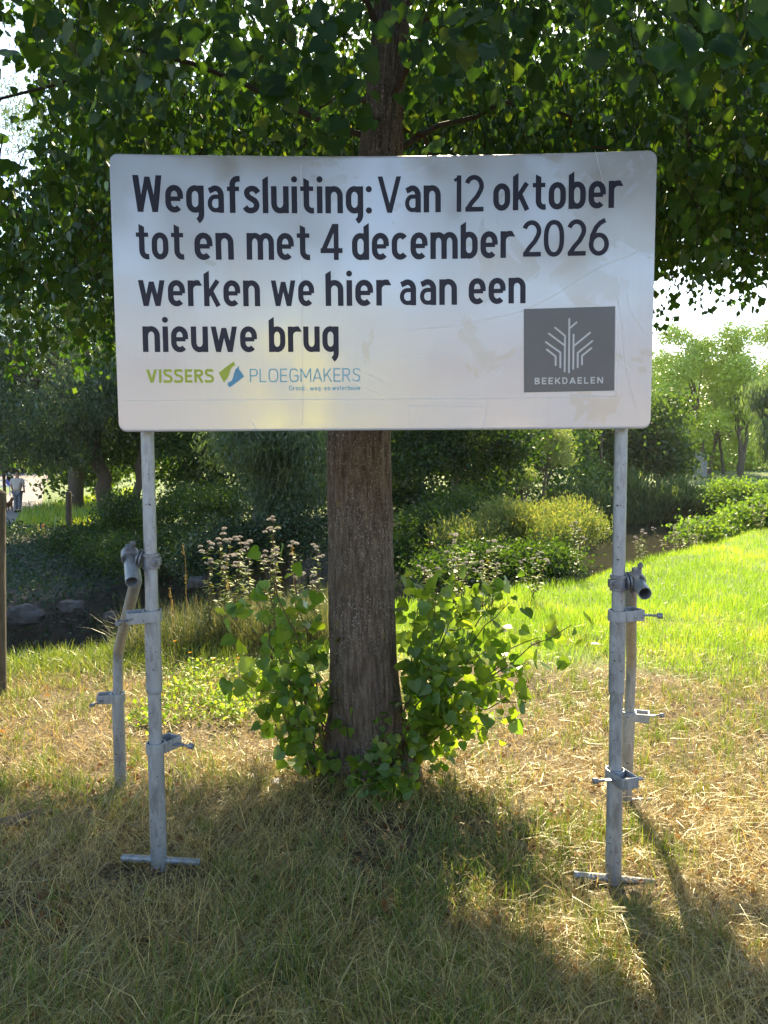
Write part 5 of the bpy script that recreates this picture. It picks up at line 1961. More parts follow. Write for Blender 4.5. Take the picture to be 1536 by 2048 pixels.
#boulder(70, 1285, 11.9, .34, .16, 4, 'dark boulder lowest on the creek bank below the largest one')
#boulder(185, 1262, 12.3, .28, .14, 5, 'dark boulder half hidden beside the left rear brace tube')
boulder(395, 1165, 13.0, .20, .12, 6, 'dim boulder between the left post and the flowering plants')

r_ = np.random.default_rng(200)
# creeping ivy and nettles over the bank
n_ = 76000
x = r_.uniform(-14, 5, n_); y = r_.uniform(9, 27, n_) ** 1.0
d_, w_, s_ = chan(x, y)
dens = fbm(x * .9, y * .9, 0, 81)
m_k = (s_ > 0) & (d_ > w_ - .2) & (dens > .30) & ~((x < -9.5 - (y - 20) * .6) & (y > 25))
x, y = x[m_k], y[m_k]
z = H(x, y) + r_.random(len(x)) ** 2 * .35 * (dens[m_k] - .3) * 3
p = np.stack([x, y, z], 1)
v, f, t_ = scatter(RHOMB, RH_F, p, frames(rand_unit(len(x), r_) * .7 + np.array([0, -.3, .9]), rand_unit(len(x), r_) + np.array([0, 0, .2])), r_.uniform(.05, .12, len(x)), np.clip(r_.normal(.35, .25, len(x)), 0, 1))
tag(link('ground_ivy', np_mesh('ground_ivy', v, f, M['ivy'], tint=t_)), kind='stuff')

# big weathered post at the left edge
a, b = P(-10, 1330, 5.4), P(-6, 985, 5.4)
post = empty('wooden_post', (a.x, 5.4, h1(a.x, 5.4)), label='weathered round timber post cut by the left edge of the picture', cat='post')
mb = MB(); mb.tube([Vector((a.x, 5.4, h1(a.x, 5.4) - .1)), a.lerp(b, .5), b, b + Vector((.0, 0, .02))], [.064, .062, .058, .03], n=18)
mb.build('shaft', M['postwood'], post, smooth=50, loc=post.location)
mb = MB(); c = P(10, 1100, 5.6); mb.tube([P(11, 1330, 5.6), P(10, 985, 5.6)], .006, n=8)
mb.build('steel_rod', M['galvdark'], post, smooth=50, loc=c)
# fence post
a = P(137, 1040, 27)
fp_ = empty('fence_post', (a.x, 27, h1(a.x, 27)), label='old grey fence post standing at the edge of the footpath hedge', cat='post')
mb = MB(); b = P(137, 985, 27)
mb.tube([Vector((a.x, 27, h1(a.x, 27) - .1)), b, b + Vector((0, 0, .04))], [.11, .10, .06], n=12)
mb.build('shaft', M['postwood'], fp_, smooth=50, loc=fp_.location)
mb = MB(); mb.tube([b + Vector((0, 0, -.02)), P(146, 992, 27.2)], .02, n=8); mb.build('wire_stub', M['galvdark'], fp_, smooth=50, loc=b)
# marker stakes
for px_, m1_, m2_, lb in ((77, 'yellowpaint', 'yellowpaint', 'short yellow survey stake beside the footpath'), (87, 'yellowpaint', 'redpaint', 'short survey stake with an orange-red top beside the footpath')):
    t_, bt = P(px_, 1053, 24.5), P(px_, 1069, 24.5)
    root = empty('survey_stake', (bt.x, 24.5, h1(bt.x, 24.5)), label=lb, cat='stake')
    mb = MB(); mb.box((bt.x, 24.5, (root.location.z - .1 + t_.z) / 2), (.055, .04, t_.z - root.location.z + .1)); mb.build('stake', M[m1_], root, loc=root.location, bevel=.004)
    mb = MB(); mb.box((bt.x, 24.5, t_.z + .025), (.058, .043, .075)); mb.build('tip', M[m2_], root, loc=root.location, bevel=.006)

# ------------------------------------------------------------------ the walker, the dog, and things by the street
def skin_body(name, nodes, edges, m, parent, root_i=0, sub=2):
    me = bpy.data.meshes.new(name)
    me.from_pydata([n[0] for n in nodes], edges, [])
    o = link(name, me, parent)
    sk = o.modifiers.new('skin', 'SKIN')
    for i, n in enumerate(nodes):
        r_ = n[1]
        me.skin_vertices[0].data[i].radius = (r_, r_) if not isinstance(r_, tuple) else r_
        me.skin_vertices[0].data[i].use_root = (i == root_i)
    sb = o.modifiers.new('sub', 'SUBSURF')
    sb.levels = sb.render_levels = sub
    me.materials.append(m)
    sk.use_smooth_shade = True
    return o


def add_skin_layer(name, nodes, edges, m, parent, root_i=0):
    me = bpy.data.meshes.new(name)
    me.from_pydata([n[0] for n in nodes], edges, [])
    me.materials.append(m)
    o = link(name, me, parent)
    sk = o.modifiers.new('skin', 'SKIN')
    if not me.skin_vertices:
        bm_ = None
    for i, n in enumerate(nodes):
        me.skin_vertices[0].data[i].radius = n[1] if isinstance(n[1], tuple) else (n[1], n[1])
        me.skin_vertices[0].data[i].use_root = (i == root_i)
    sk.use_smooth_shade = True
    sb = o.modifiers.new('sub', 'SUBSURF'); sb.levels = sb.render_levels = 2
    return o


PY = 33.0
pp_ = P(37, 1027, PY)
per_z = h1(pp_.x, PY) + .05
person = empty('person', (pp_.x, PY, per_z), label='walker in a pale shirt and grey trousers seen from behind on the footpath', cat='person')
# body (skin): one continuous figure walking away
body = add_skin_layer('body', [((0, 0, .95), .125), ((0, .01, 1.15), .115), ((0, .01, 1.36), .14), ((0, .02, 1.50), .055), ((0, .04, 1.60), .085), ((0, .05, 1.70), .085),
                          ((-.20, .01, 1.42), .055), ((-.27, .02, 1.17), .045), ((-.24, .10, .94), .035), ((-.24, .12, .85), .04),
                          ((.20, .01, 1.42), .055), ((.27, 0, 1.17), .045), ((.27, .05, .93), .035), ((.27, .07, .84), .04),
                          ((-.10, 0, .88), .09), ((-.11, .06, .50), .06), ((-.11, .02, .09), .042), ((-.11, .14, .04), .035),
                          ((.10, 0, .88), .09), ((.11, -.04, .50), .06), ((.12, -.16, .12), .042), ((.12, -.04, .04), .035)],
                 [(0, 1), (1, 2), (2, 3), (3, 4), (4, 5), (2, 6), (6, 7), (7, 8), (8, 9), (2, 10), (10, 11), (11, 12), (12, 13), (0, 14), (14, 15), (15, 16), (16, 17), (0, 18), (18, 19), (19, 20), (20, 21)], M['skin'], person)
add_skin_layer('shirt', [((0, 0, .90), (.20, .15)), ((0, .01, 1.12), (.20, .15)), ((0, .01, 1.36), (.20, .145)), ((0, .02, 1.47), (.09, .08)), ((-.21, .01, 1.40), .085), ((-.28, .02, 1.18), .075), ((.21, .01, 1.40), .085), ((.28, 0, 1.18), .075)],
               [(0, 1), (1, 2), (2, 3), (2, 4), (4, 5), (2, 6), (6, 7)], M['shirt'], person)
add_skin_layer('trousers', [((0, 0, .93), .165), ((-.10, 0, .84), .125), ((-.11, .06, .50), .09), ((-.11, .02, .12), .075), ((.10, 0, .84), .125), ((.11, -.04, .50), .09), ((.12, -.15, .15), .075)],
               [(0, 1), (1, 2), (2, 3), (0, 4), (4, 5), (5, 6)], M['jeans'], person)
for sx_, y0_, z0_ in ((-.11, .02, .045), (.12, -.15, .07)):
    mb = MB(); c = Vector((pp_.x + sx_, PY + y0_, per_z + z0_))
    mb.tube([c + Vector((0, -.09, 0)), c + Vector((0, -.04, .01)), c + Vector((0, .10, 0)), c + Vector((0, .17, -.015))], [.035, .055, .048, .02], n=12)
    mb.build('shoe', M['shoe'], person, smooth=60, loc=c)
add_skin_layer('hair', [((0, .03, 1.64), .085), ((0, .045, 1.73), .085)], [(0, 1)], M['hair'], person)
dx_ = P(13, 1020, 33.3)
dz_ = h1(dx_.x, 33.3) + .05
dog = empty('dog', (dx_.x + .05, 33.3, dz_), label='small ginger dog walking on the left of the walker', cat='dog')
add_skin_layer('body', [((0, -.25, .36), .085), ((0, 0, .35), .085), ((0, .22, .37), .10), ((.0, .36, .48), .065), ((0, .46, .54), .07), ((0, .56, .51), .035),
                   ((-.07, .22, .20), .035), ((-.07, .22, .03), .025), ((.07, .24, .20), .035), ((.07, .27, .03), .025),
                   ((-.07, -.24, .25), .05), ((-.07, -.32, .14), .026), ((-.07, -.28, .03), .024), ((.07, -.24, .25), .05), ((.07, -.28, .14), .026), ((.07, -.22, .03), .024),
                   ((0, -.36, .44), .03), ((0, -.44, .56), .022), ((-.05, .44, .62), .02), ((.05, .44, .62), .02)],
               [(0, 1), (1, 2), (2, 3), (3, 4), (4, 5), (2, 6), (6, 7), (2, 8), (8, 9), (0, 10), (10, 11), (11, 12), (0, 13), (13, 14), (14, 15), (0, 16), (16, 17), (4, 18), (4, 19)], M['fur'], dog)
a = Vector((pp_.x - .24, PY + .12, per_z + .86)); b = Vector((dx_.x + .05, 33.6, dz_ + .48))
mb = MB(); mb.tube([a, a.lerp(b, .5) - Vector((0, 0, .06)), b], .008, n=6)
tag(mb.build('leash', M['shoe'], None, loc=a), 'thin dark leash between the walker and the ginger dog', 'leash')

# posts and signs by the street
def street_pole(px, ptop, pbot, Y, r_, m_, label, disc=None):
    a, b = P(px, pbot, Y), P(px, ptop, Y)
    z0 = h1(a.x, Y)
    root = empty('sign_pole' if disc else 'timber_pole', (a.x, Y, z0), label=label, cat='pole')
    mb = MB(); mb.tube([(a.x, Y, z0 - .1), (a.x, Y, b.z)], r_, n=10); mb.build('shaft', M[m_], root, smooth=50, loc=root.location)
    for k_, (py_, rr, mk) in enumerate(disc or ()):
        c = P(px, py_, Y - .06)
        mb = MB(); mb.tube([c, c + Vector((0, .02, 0))], rr, n=24); mb.build('sign_disc', M[mk], root, smooth=50, loc=c)
    return root


street_pole(10, 930, 1000, 36, .07, 'twig', 'brown timber pole beside the street at the far left')
street_pole(20, 945, 985, 44, .035, 'galv', 'thin pole with a small round blue sign by the street', [(963, .26, 'bluepaint'), (955, .2, 'shoe')])
# low white barrier rails along the street
for k_, py_ in enumerate((968, 960)):
    pass
bz = P(6, 968, 47)
bar_ = empty('road_barrier', (bz.x, 47, h1(bz.x, 47)), label='low white barrier rail across the street at the far left', cat='barrier')
z0 = h1(bz.x, 47)
for zz_ in (z0 + .45, z0 + .8):
    mb = MB(); mb.box((bz.x - 1.6, 47, zz_), (6.0, .05, .12)); mb.build('rail', M['white'], bar_, loc=bar_.location)
for xx in (-4.2, -1.6, 1.0):
    mb = MB(); mb.box((bz.x + xx, 47.06, z0 + .42), (.08, .06, .9)); mb.build('upright', M['white'], bar_, loc=bar_.location)

# ------------------------------------------------------------------ herbs: hemp agrimony with its pale flower heads
def herb(px, ytop, Y, nst, seed, label, spread=.14, group=None, ybase=None):
    r_ = np.random.default_rng(seed)
    tpt = P(px, ytop, Y)
    z0 = h1(tpt.x, Y)
    root = empty('hemp_agrimony', (tpt.x, Y, z0), label=label, cat='wildflower', group=group)
    lo = np.array(root.location)
    Ht = tpt.z - z0
    for s in range(nst):
        fr_ = 1.0 if s == 0 else r_.uniform(.62, .95)
        e = np.array([tpt.x + r_.normal() * spread * (s > 0), Y + r_.normal() * spread * (s > 0), z0 + Ht * fr_])
        b = np.array([tpt.x + r_.normal() * .05, Y + r_.normal() * .05, z0])
        p = curve(b, e, 0, 9, .015, r_)
        v, f = tubes_np((p - lo)[None], np.linspace(.006, .003, 9)[None], 5)
        sm = link('stem', np_mesh('stem', v, f, M['redtwig'], smooth=True), root)
        # leaves in whorls
        nl_ = 34
        t_ = r_.uniform(.25, .93, nl_)
        pos = np.stack([np.interp(t_, np.linspace(0, 1, 9), p[:, a]) for a in range(3)], 1)
        az_ = r_.uniform(0, 2 * np.pi, nl_)
        td = np.stack([np.cos(az_), np.sin(az_), r_.uniform(-.5, .3, nl_)], 1)
        v, f, ti = scatter(LANCE * np.array([1.6, 1, 1]), RH_F, pos - lo, frames(np.tile([0, 0, 1.], (nl_, 1)) + rand_unit(nl_, r_) * .3, td), r_.uniform(.06, .12, nl_) * (1.15 - t_ * .5), r_.random(nl_))
        link('foliage', np_mesh('foliage', v, f, M['reed'] if s % 2 else M['green'], tint=ti), sm)['kind'] = 'stuff'
        # flower head: flat dome of tiny florets on short stalks
        nh = 5 if s == 0 else 3
        for hN in range(nh):
            c = e + np.array([r_.normal() * .045, r_.normal() * .045, r_.uniform(-.05, .02)]) * (hN > 0)
            c[2] -= (hN > 2) * .07
            nf_ = 70
            q = rand_unit(nf_, r_) * np.array([.024, .024, .015]) * r_.uniform(.6, 1.1)
            q[:, 2] = np.abs(q[:, 2])
            v, f, ti = scatter(RHOMB, RH_F, c + q - lo, frames(rand_unit(nf_, r_), rand_unit(nf_, r_) + np.array([0, 0, .8])), np.full(nf_, .013), r_.random(nf_))
            link('flower_head', np_mesh('flower_head', v, f, M['flower'], tint=ti), sm)
    return root


HL = [
    (418, 1085, 7.0, 2, 'flowering herb with a dense pinkish plume, leftmost of the group left of the trunk', .03),
    (447, 1060, 7.4, 4, 'flowering herb second from the left in the group left of the trunk', .10),
    (480, 1075, 7.2, 4, 'flowering herb with drooping side heads in the middle of the left group', .10),
    (500, 1085, 7.6, 3, 'flowering herb half hidden in the middle of the left group', .10),
    (546, 1035, 7.0, 6, 'tallest flowering herb, left of the linden trunk', .10),
    (585, 1085, 7.2, 3, 'flowering herb with small scattered heads right of the tallest one', .10),
    (632, 1096, 7.3, 2, 'flowering herb closest to the left side of the linden trunk', .06)]
for i, (px_, yt, Y_, n_, lb, sp_) in enumerate(HL):
    herb(px_, yt, Y_, n_, 300 + i, lb, sp_, 'pale flowering herbs behind the tree')
HR = [
    (912, 1070, 8.6, 5, 'seeding herb with fluffy tan plumes right of the trunk', .09),
    (990, 1082, 9.0, 5, 'flowering herb with pale heads right of the tan plumed one', .14),
    (865, 1130, 8.2, 4, 'low flowering herb just above the right-hand basal shoots', .12),
    (1150, 1045, 12.0, 3, 'single pale flowering herb in front of the mounded shrub', .10),
    (1075, 1110, 9.8, 3, 'thin flowering herb at the meadow edge below the mounded shrub', .12),
    (1285, 1060, 14.2, 3, 'pale flowering herb against the river right of the right post', .15),
    (1350, 1050, 17.0, 5, 'flowering herb left of the pinkest clump on the river bank', .25),
    (1395, 1035, 18.0, 6, 'pinkest flowering clump on the river bank', .3),
    (1520, 1005, 20.0, 5, 'flowering clump on the bank at the right edge', .3)]
for i, (px_, yt, Y_, n_, lb, sp_) in enumerate(HR):
    herb(px_, yt, Y_, n_, 330 + i, lb, sp_, 'pale flowering herbs behind the tree')

# ------------------------------------------------------------------ grass: dry straw, green tufts, meadow
def blades(name, x, y, hgt, wid, lean, mkey, seed, tint=None, az=None, seg=2, zoff=0.0, kind='stuff'):
    """curved tapering grass blades as one mesh"""
    r_ = np.random.default_rng(seed)
    n = len(x)
    z0 = H(x, y) + zoff
    az = r_.uniform(0, 2 * np.pi, n) if az is None else az
    k_ = seg + 1
    t_ = np.linspace(0, 1, k_)
    # centre line: angle from vertical grows along the blade
    a0 = lean * .5
    ang_ = a0[:, None] + (lean[:, None]) * t_[None] * .9 + r_.normal(size=(n, 1)) * .05
    ds = hgt[:, None] / seg
    hz = np.concatenate([np.zeros((n, 1)), np.cumsum(np.sin(ang_[:, :-1]) * ds, 1)], 1)
    vz = np.concatenate([np.zeros((n, 1)), np.cumsum(np.cos(ang_[:, :-1]) * ds, 1)], 1)
    ax_ = az[:, None] + r_.normal(size=(n, 1)) * .5 * t_[None]
    cx = x[:, None] + hz * np.cos(ax_); cy = y[:, None] + hz * np.sin(ax_)
    cz = z0[:, None] + np.maximum(vz, .002 * k_)
    tw = az + r_.uniform(.6, 2.6, n)
    wx, wy = np.cos(tw), np.sin(tw)
    ww = wid[:, None] * (1 - t_[None] ** 1.6 * .92) / 2
    A = np.stack([cx - wx[:, None] * ww, cy - wy[:, None] * ww, cz], -1)
    B = np.stack([cx + wx[:, None] * ww, cy + wy[:, None] * ww, cz + ww * .3], -1)
    v = np.stack([A, B], 2).reshape(n, k_ * 2, 3)
    b_ = (np.arange(n) * k_ * 2)[:, None]
    f = []
    for s in range(seg):
        f.append(b_ + np.array([2 * s, 2 * s + 1, 2 * s + 3, 2 * s + 2])[None])
    f = np.stack(f, 1).reshape(-1, 4)
    ti = np.repeat(r_.random(n) if tint is None else tint, k_ * 2)
    return tag(link(name, np_mesh(name, v.reshape(-1, 3), f, M[mkey], tint=ti)), kind=kind)


def wedge(n, y0, y1, r_, m_=1.12, p_=1.0, left=-.55, right=.55):
    """points inside the view wedge between distances y0 and y1, denser close by"""
    y = y0 * (y1 / y0) ** (r_.random(n) ** p_)
    x = r_.uniform(left, right, n) * y * m_
    return x, y


r_ = np.random.default_rng(400)
BARX = ((-1.08, -.68, 2.66, 2.86), (.72, 1.06, 2.66, 2.86), (1.0, 1.34, 3.5, 3.75))
_rb = np.random.default_rng(401)


def NOT_TRUNK(x, y):
    ok_ = np.hypot(x - P(738, 1550, 3.9).x, y - LY - .08) > .2
    for a_, b_, c_, d_2 in BARX:       # the grass is pressed down under the foot bars
        ok_ &= ~((x > a_) & (x < b_) & (y > c_) & (y < d_2) & (_rb.random(len(x)) < .8))
    return ok_



dryness = lambda x, y: 1 - cover(x, y) * 2
# dry straw lying about
n_ = 140000
x, y = wedge(n_, 1.75, 8.5, r_, 1.1)
d_, w_, s_ = chan(x, y)
dn = fbm(x * 1.3, y * 1.3, 0, 91)
kk = NOT_TRUNK(x, y) & (s_ <= 0) & (d_ > w_ + 2.2) & (r_.random(n_) < np.clip((-.32 + 2.1 * dn + .8 * (fbm(x * 6, y * 6, 0, 98) - .5)) - .55 * sstep(5.6, 7.5, y), .05, 1))
x, y = x[kk], y[kk]
n_ = len(x)
blades('dry_grass', x, y, r_.uniform(.03, .15, n_) * (1 + 1.0 * (r_.random(n_) < .10)), r_.uniform(.0011, .0028, n_) * (1 + y * .09), np.clip(r_.normal(1.45, .3, n_), .5, 1.75), 'straw', 401, az=fbm(x * 3.1, y * 3.1, 0, 97) * 16 + r_.normal(size=n_) * 1.5, seg=2, zoff=.004, tint=np.clip(r_.normal(.48, .36, n_) , 0, 1))
# upright dry stubble
n_ = 52000
x, y = wedge(n_, 1.75, 11, r_)
kk = NOT_TRUNK(x, y) & (r_.random(n_) < np.clip(1.6 * fbm(x * 2, y * 2, 0, 92) - .35 - .5 * sstep(5, 7, y), .06, 1))
x, y = x[kk], y[kk]; n_ = len(x)
d_, w_, s_ = chan(x, y); kk = (s_ <= 0) & (d_ > w_ + 2.2); x, y = x[kk], y[kk]; n_ = len(x)
blades('dry_stubble', x, y, r_.uniform(.02, .085, n_), r_.uniform(.0012, .0026, n_) * (1 + y * .10), np.abs(r_.normal(.7, .5, n_)), 'straw', 402, seg=2, tint=np.clip(r_.normal(.6, .25, n_), 0, 1))
# green tufts in the dry turf, denser in shade and to the left
nt__ = 5600
tx, ty = wedge(nt__, 1.75, 8.0, r_)
gd = fbm(tx * 1.1 + 7, ty * 1.1, 0, 93)
shade = (tx < -.2) * .04 + (tx > .2) * (ty > 2.9) * .13
kk = r_.random(nt__) < np.clip((gd - .42 + shade) * 3.2, .05, 1)
tx, ty = tx[kk], ty[kk]
per_t = 15
x = np.repeat(tx, per_t) + r_.normal(size=len(tx) * per_t) * .022 * np.repeat(r_.uniform(.6, 2.0, len(tx)), per_t)
y = np.repeat(ty, per_t) + r_.normal(size=len(tx) * per_t) * .022 * np.repeat(r_.uniform(.6, 2.0, len(tx)), per_t)
hs = np.repeat(r_.uniform(.035, .15, len(tx)), per_t)
kk = NOT_TRUNK(x, y); x, y, hs = x[kk], y[kk], hs[kk]
d_, w_, s_ = chan(x, y); kk = (s_ <= 0) & (d_ > w_ + 2.2); x, y, hs = x[kk], y[kk], hs[kk]
n_ = len(x)
blades('green_grass', x, y, hs * r_.uniform(.5, 1.2, n_), r_.uniform(.0018, .0042, n_) * (1 + y * .06), np.abs(r_.normal(.6, .35, n_)), 'green', 403, seg=3, tint=np.clip(r_.normal(.5, .3, n_), 0, 1))
# lush meadow behind
n_ = 190000
x, y = wedge(n_, 5.6, 21, r_, 1.15)
d_, w_, s_ = chan(x, y)
ed = 6.4 + np.where(x < -1.0, 2.5, 0) + (fbm(x * .7, y * .7, 0, 21) - .5) * 1.8
kk = (s_ <= 0) & (d_ > w_ + 1.6) & (r_.random(n_) < np.clip((y - ed) * .9, 0, 1))
x, y = x[kk], y[kk]; n_ = len(x)
hn = fbm(x * .6, y * .6, 0, 95)
blades('meadow_grass', x, y, (r_.uniform(.05, .15, n_)) * (.25 + 1.6 * fbm(x * 1.6, y * 1.6, 0, 95)), r_.uniform(.004, .007, n_) * (1 + (y - 6) * .05), np.abs(r_.normal(.5, .3, n_)), 'meadow', 404, seg=2, tint=np.clip(r_.normal(.3, .25, n_) + (hn - .5) * .6 + (fbm(x * 1.8, y * 1.3, 0, 99) - .5) * 1.3, 0, 1))
n_ = 1500
x, y = wedge(n_, 6.5, 19, r_, 1.15)
d_, w_, s_ = chan(x, y)
kk = (s_ <= 0) & (d_ > w_ + 2.4) & (x > .3) & (fbm(x * .9, y * .9, 0, 100) > .42)
x, y = x[kk], y[kk]; n_ = len(x)
p = np.stack([x, y, H(x, y) + r_.uniform(.07, .17, n_)], 1)
v, f, t_ = scatter(RHOMB, RH_F, p, frames(rand_unit(n_, r_), rand_unit(n_, r_)), r_.uniform(.010, .022, n_) * (1 + y * .03), r_.random(n_))
tag(link('clover_heads', np_mesh('clover_heads', v, f, M['white_flower'], tint=t_)), kind='stuff')
# tall rank grass along the creek edge, left of the trunk
n_ = 15000
x = r_.uniform(-2.3, -.35, n_); y = r_.uniform(6.2, 8.6, n_)
kk = (y > 6.4 + (x + 2.3) * .3) & (y < 8.9 + x * .5 + r_.normal(size=n_) * .15)
x, y = x[kk], y[kk]; n_ = len(x)
blades('rank_grass', x, y, r_.uniform(.15, .50, n_) * (.5 + fbm(x * 2, y * 2, 0, 96)), r_.uniform(.004, .007, n_), np.abs(r_.normal(.6, .35, n_)), 'rank', 405, seg=4, tint=np.clip(r_.normal(.5, .3, n_), 0, 1))
n_ = 16000
x = r_.uniform(-16, -7, n_); y = r_.uniform(26.5, 60, n_)
kk = (x > -14.3 - (y - 30) * .40) & (x < -9.5 - (y - 30) * .33)
x, y = x[kk], y[kk]; n_ = len(x)
blades('verge_grass', x, y, r_.uniform(.15, .5, n_), r_.uniform(.03, .06, n_), np.abs(r_.normal(.5, .3, n_)), 'meadow', 407, seg=2)
# edge grass at far left, bright in the sun
n_ = 6500
x = r_.uniform(-3.9, -1.2, n_); y = 6.0 + (x + 3.9) * .28 + r_.normal(size=n_) * .28
blades('edge_grass', x, y, r_.uniform(.06, .22, n_), r_.uniform(.004, .007, n_), np.abs(r_.normal(.7, .4, n_)), 'green', 406, seg=3)
# tall dead grass stalks with seed heads
for i, (px_, yt, Y_) in enumerate(((366, 1090, 6.6), (372, 1150, 6.9), (340, 1175, 6.4), (345, 1200, 6.6), (455, 1160, 6.7), (392, 1190, 6.8), (300, 1220, 6.3), (585, 1095, 6.9))):
    e = P(px_, yt, Y_)
    z0 = h1(e.x + .03, Y_)
    root = empty('grass_stalk', (e.x + .03, Y_, z0), label=None, cat='grass stalk', group='tall dry grass stalks behind the left post')
    lbs = ('tallest dry grass stalk, in front of the dark bank beside the left post', 'shorter dry stalk touching the tallest one', 'thin dry stalk nearest the left post', 'bent dry stalk just right of the left post', 'dry stalk below the leftmost flowering plume',
           'dry stalk in the rank grass right of the tallest one', 'low dry stalk hidden behind the left post', 'dry stalk among the flowering herbs near the trunk')
    root['label'] = lbs[i]
    p = curve((e.x + .03, Y_, z0), e, 0, 9, .008, r_)
    v, f = tubes_np((p - np.array(root.location))[None], np.linspace(.0028, .0014, 9)[None], 5)
    link('stem', np_mesh('stem', v, f, M['straw'], tint=np.full(len(v), .6)), root)
    q = np.array(e) + np.stack([r_.normal(size=30) * .006, r_.normal(size=30) * .006, -r_.random(30) * .09], 1)
    v, f, ti = scatter(LANCE * np.array([2, 1, 1]), RH_F, q - np.array(root.location), frames(rand_unit(30, r_), rand_unit(30, r_) * .5 + np.array([0, 0, 1])), np.full(30, .011), r_.random(30) * .5)
    link('seed_head', np_mesh('seed_head', v, f, M['straw'], tint=ti), root)

# low leafy weeds with orange-yellow flowers left of the basal shoots
n_ = 3000
cx = r_.choice(60, n_)
wx = r_.uniform(-1.55, -.55, 60); wy = r_.uniform(4.6, 6.3, 60)
x = wx[cx] + r_.normal(size=n_) * .07; y = wy[cx] + r_.normal(size=n_) * .07
p = np.stack([x, y, H(x, y) + r_.uniform(.01, .12, n_)], 1)
v, f, t_ = scatter(RHOMB, RH_F, p, frames(rand_unit(n_, r_) * .6 + np.array([0, 0, 1]), rand_unit(n_, r_)), r_.uniform(.02, .045, n_), r_.random(n_))
tag(link('low_weeds', np_mesh('low_weeds', v, f, M['meadow'], tint=t_)), kind='stuff')
for i, (px_, py_, Y_) in enumerate(((427, 1318, 5.6), (478, 1316, 5.7), (350, 1282, 6.0), (380, 1305, 5.9))):
    c = P(px_, py_, Y_)
    z0 = h1(c.x, Y_)
    root = empty('yellow_wildflower', (c.x, Y_, z0), label=('orange-yellow wildflower right of the left post', 'orange-yellow wildflower nearest the basal shoots', 'orange-yellow wildflower closest to the left post', 'orange-yellow wildflower in the middle of the four')[i], cat='flower', group='small orange-yellow wildflowers in the weeds')
    mb = MB(); mb.tube([(c.x, Y_, z0), (c.x + .005, Y_, c.z)], .002, n=5); mb.build('stem', M['redtwig'], root, loc=root.location)
    q = np.array(c) + np.zeros((14, 3)); az_ = np.linspace(0, 2 * np.pi, 14)
    v, f, ti = scatter(RHOMB, RH_F, q - np.array(root.location), frames(np.tile([0, -.4, 1.], (14, 1)), np.stack([np.cos(az_), np.sin(az_), .2 + 0 * az_], 1)), np.full(14, .017), r_.random(14))
    link('bloom', np_mesh('bloom', v, f, M['yellow'], tint=ti), root)

# fallen leaves: the largest ones singly, the crumbs as one litter
ns = 2600
x, y = wedge(ns, 1.8, 6.0, r_)
kk = NOT_TRUNK(x, y) & ((y < 4.2) | (r_.random(ns) < .3))
x, y = x[kk], y[kk]; ns = len(x)
p = np.stack([x, y, H(x, y) + r_.uniform(.006, .03, ns)], 1)
sc_ = r_.uniform(.018, .05, ns)
rot_ = frames(rand_unit(ns, r_) * .8 + np.array([0, -.2, 1]), rand_unit(ns, r_) * np.array([1, 1, .3]))
big = np.argsort(-sc_ / y)[:120]
rs = np.ones(ns, bool); rs[big] = False
v, f, t_ = scatter(HEART2 * np.array([.8, 1, 3]), HEART2_F, p[rs], rot_[rs], sc_[rs], r_.random(rs.sum()))
tag(link('leaf_litter', np_mesh('leaf_litter', v, f, M['dead'], tint=t_)), kind='stuff')
dl = []
for s in range(3):
    lv, lf = serr(40 + s)
    lv = lv * np.array([.85, 1, 1]) ; lv[:, 2] += np.abs(lv[:, 0]) ** 1.5 * (.9 + .4 * s) - .15 * lv[:, 1] ** 2
    dl.append(np_mesh('fallen_leaf', lv, lf, M['dead'], tint=np.full(len(lv), .15 + .3 * s)))
def leaf_label(q, s_):
    size_ = 'large' if s_ > .043 else 'middling' if s_ > .034 else 'small'
    return size_ + ' curled brown dead leaf lying in the shaded dry grass below the sign'


for j, i in enumerate(big):
    o = link('fallen_leaf', dl[j % 3])
    mt = Matrix.Identity(4)
    for a in range(3):
        for b in range(3):
            mt[a][b] = float(rot_[i][a][b] * sc_[i])
        mt[a][3] = float(p[i][a])
    o.matrix_world = mt
    tag(o, leaf_label(p[i], sc_[i]), 'dead leaf', 'fallen leaves in the dry grass')

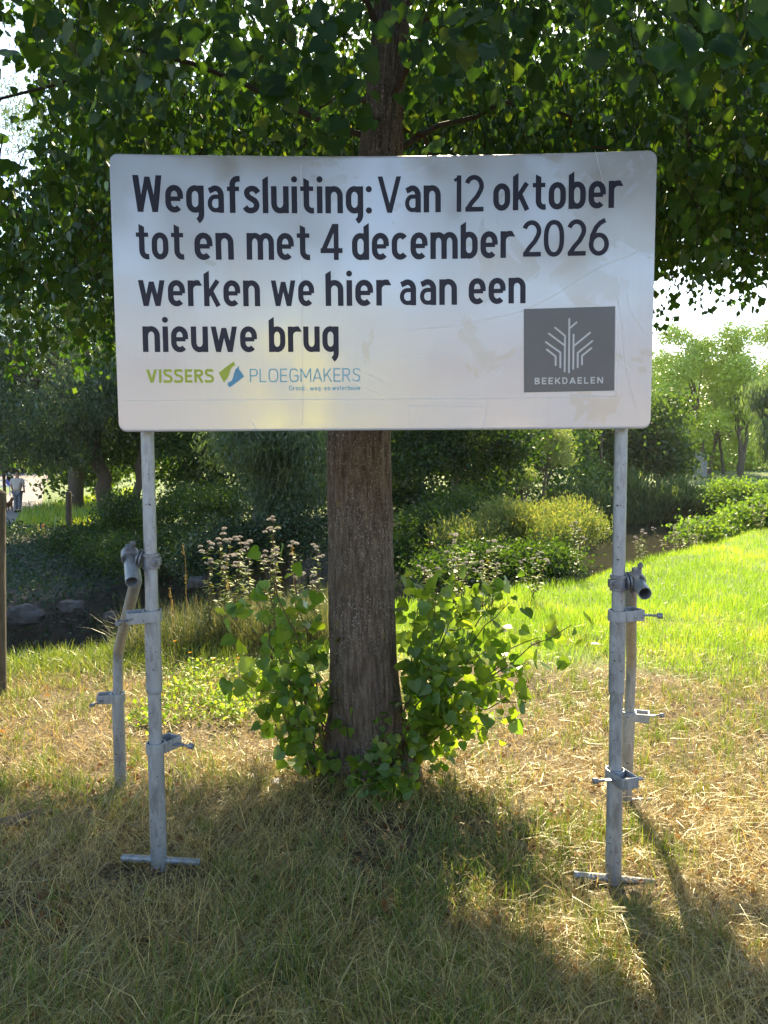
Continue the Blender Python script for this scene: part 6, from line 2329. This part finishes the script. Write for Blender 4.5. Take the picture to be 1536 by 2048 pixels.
# a crumpled tissue and a scrap of rotten log
c = P(552, 1548, 3.75)
zt = h1(c.x, 3.75)
r_ = np.random.default_rng(500)
n1_ = 9
gxx, gyy = np.meshgrid(np.linspace(-1, 1, n1_), np.linspace(-1, 1, n1_))
vv = np.stack([gxx * .022 + r_.normal(size=gxx.shape) * .003, gyy * .02 + r_.normal(size=gxx.shape) * .003, r_.random(gxx.shape) * .028 + .008], -1).reshape(-1, 3)
I = (np.arange(n1_ - 1)[:, None] * n1_ + np.arange(n1_ - 1)[None]).ravel()
o = link('tissue_scrap', np_mesh('tissue_scrap', vv, np.stack([I, I + 1, I + 1 + n1_, I + n1_], 1), M['paper']))
o.location = (c.x, 3.75, zt)
tag(o, 'small crumpled white tissue lying left of the trunk base', 'litter')
a, b = P(-60, 1700, 3.12), P(108, 1650, 3.38)
a.z = h1(a.x, a.y) + .02; b.z = h1(b.x, b.y) + .012
mb = MB(); r__ = random.Random(4)
mb.tube([a.lerp(b, t) + Vector((0, 0, r__.uniform(-.004, .004))) for t in np.linspace(0, 1, 9).tolist()], [.036, .038, .036, .037, .035, .033, .03, .024, .008], n=11)
tag(mb.build('rotten_log', M['logwood'], None, smooth=50, loc=a), 'piece of rotten log lying in the dry grass at the lower left edge', 'log')

# ------------------------------------------------------------------ the summer haze
hm, ht = mat('summer_haze')
pv = N(ht, 'ShaderNodeVolumePrincipled')
pv.inputs['Color'].default_value = (.9, .93, 1, 1)
pv.inputs['Density'].default_value = .0002
pv.inputs['Anisotropy'].default_value = .35
ho = N(ht, 'ShaderNodeOutputMaterial')
ht.links.new(pv.outputs[0], ho.inputs['Volume'])
hv = np.array([((i & 1) * 530 - 265, ((i >> 1) & 1) * 390 - 85, ((i >> 2) & 1) * 28 - 5) for i in range(8)], float)
tag(link('haze', np_mesh('haze', hv, np.array([(0, 2, 3, 1), (4, 5, 7, 6), (0, 1, 5, 4), (2, 6, 7, 3), (0, 4, 6, 2), (1, 3, 7, 5)]), hm)), kind='stuff')
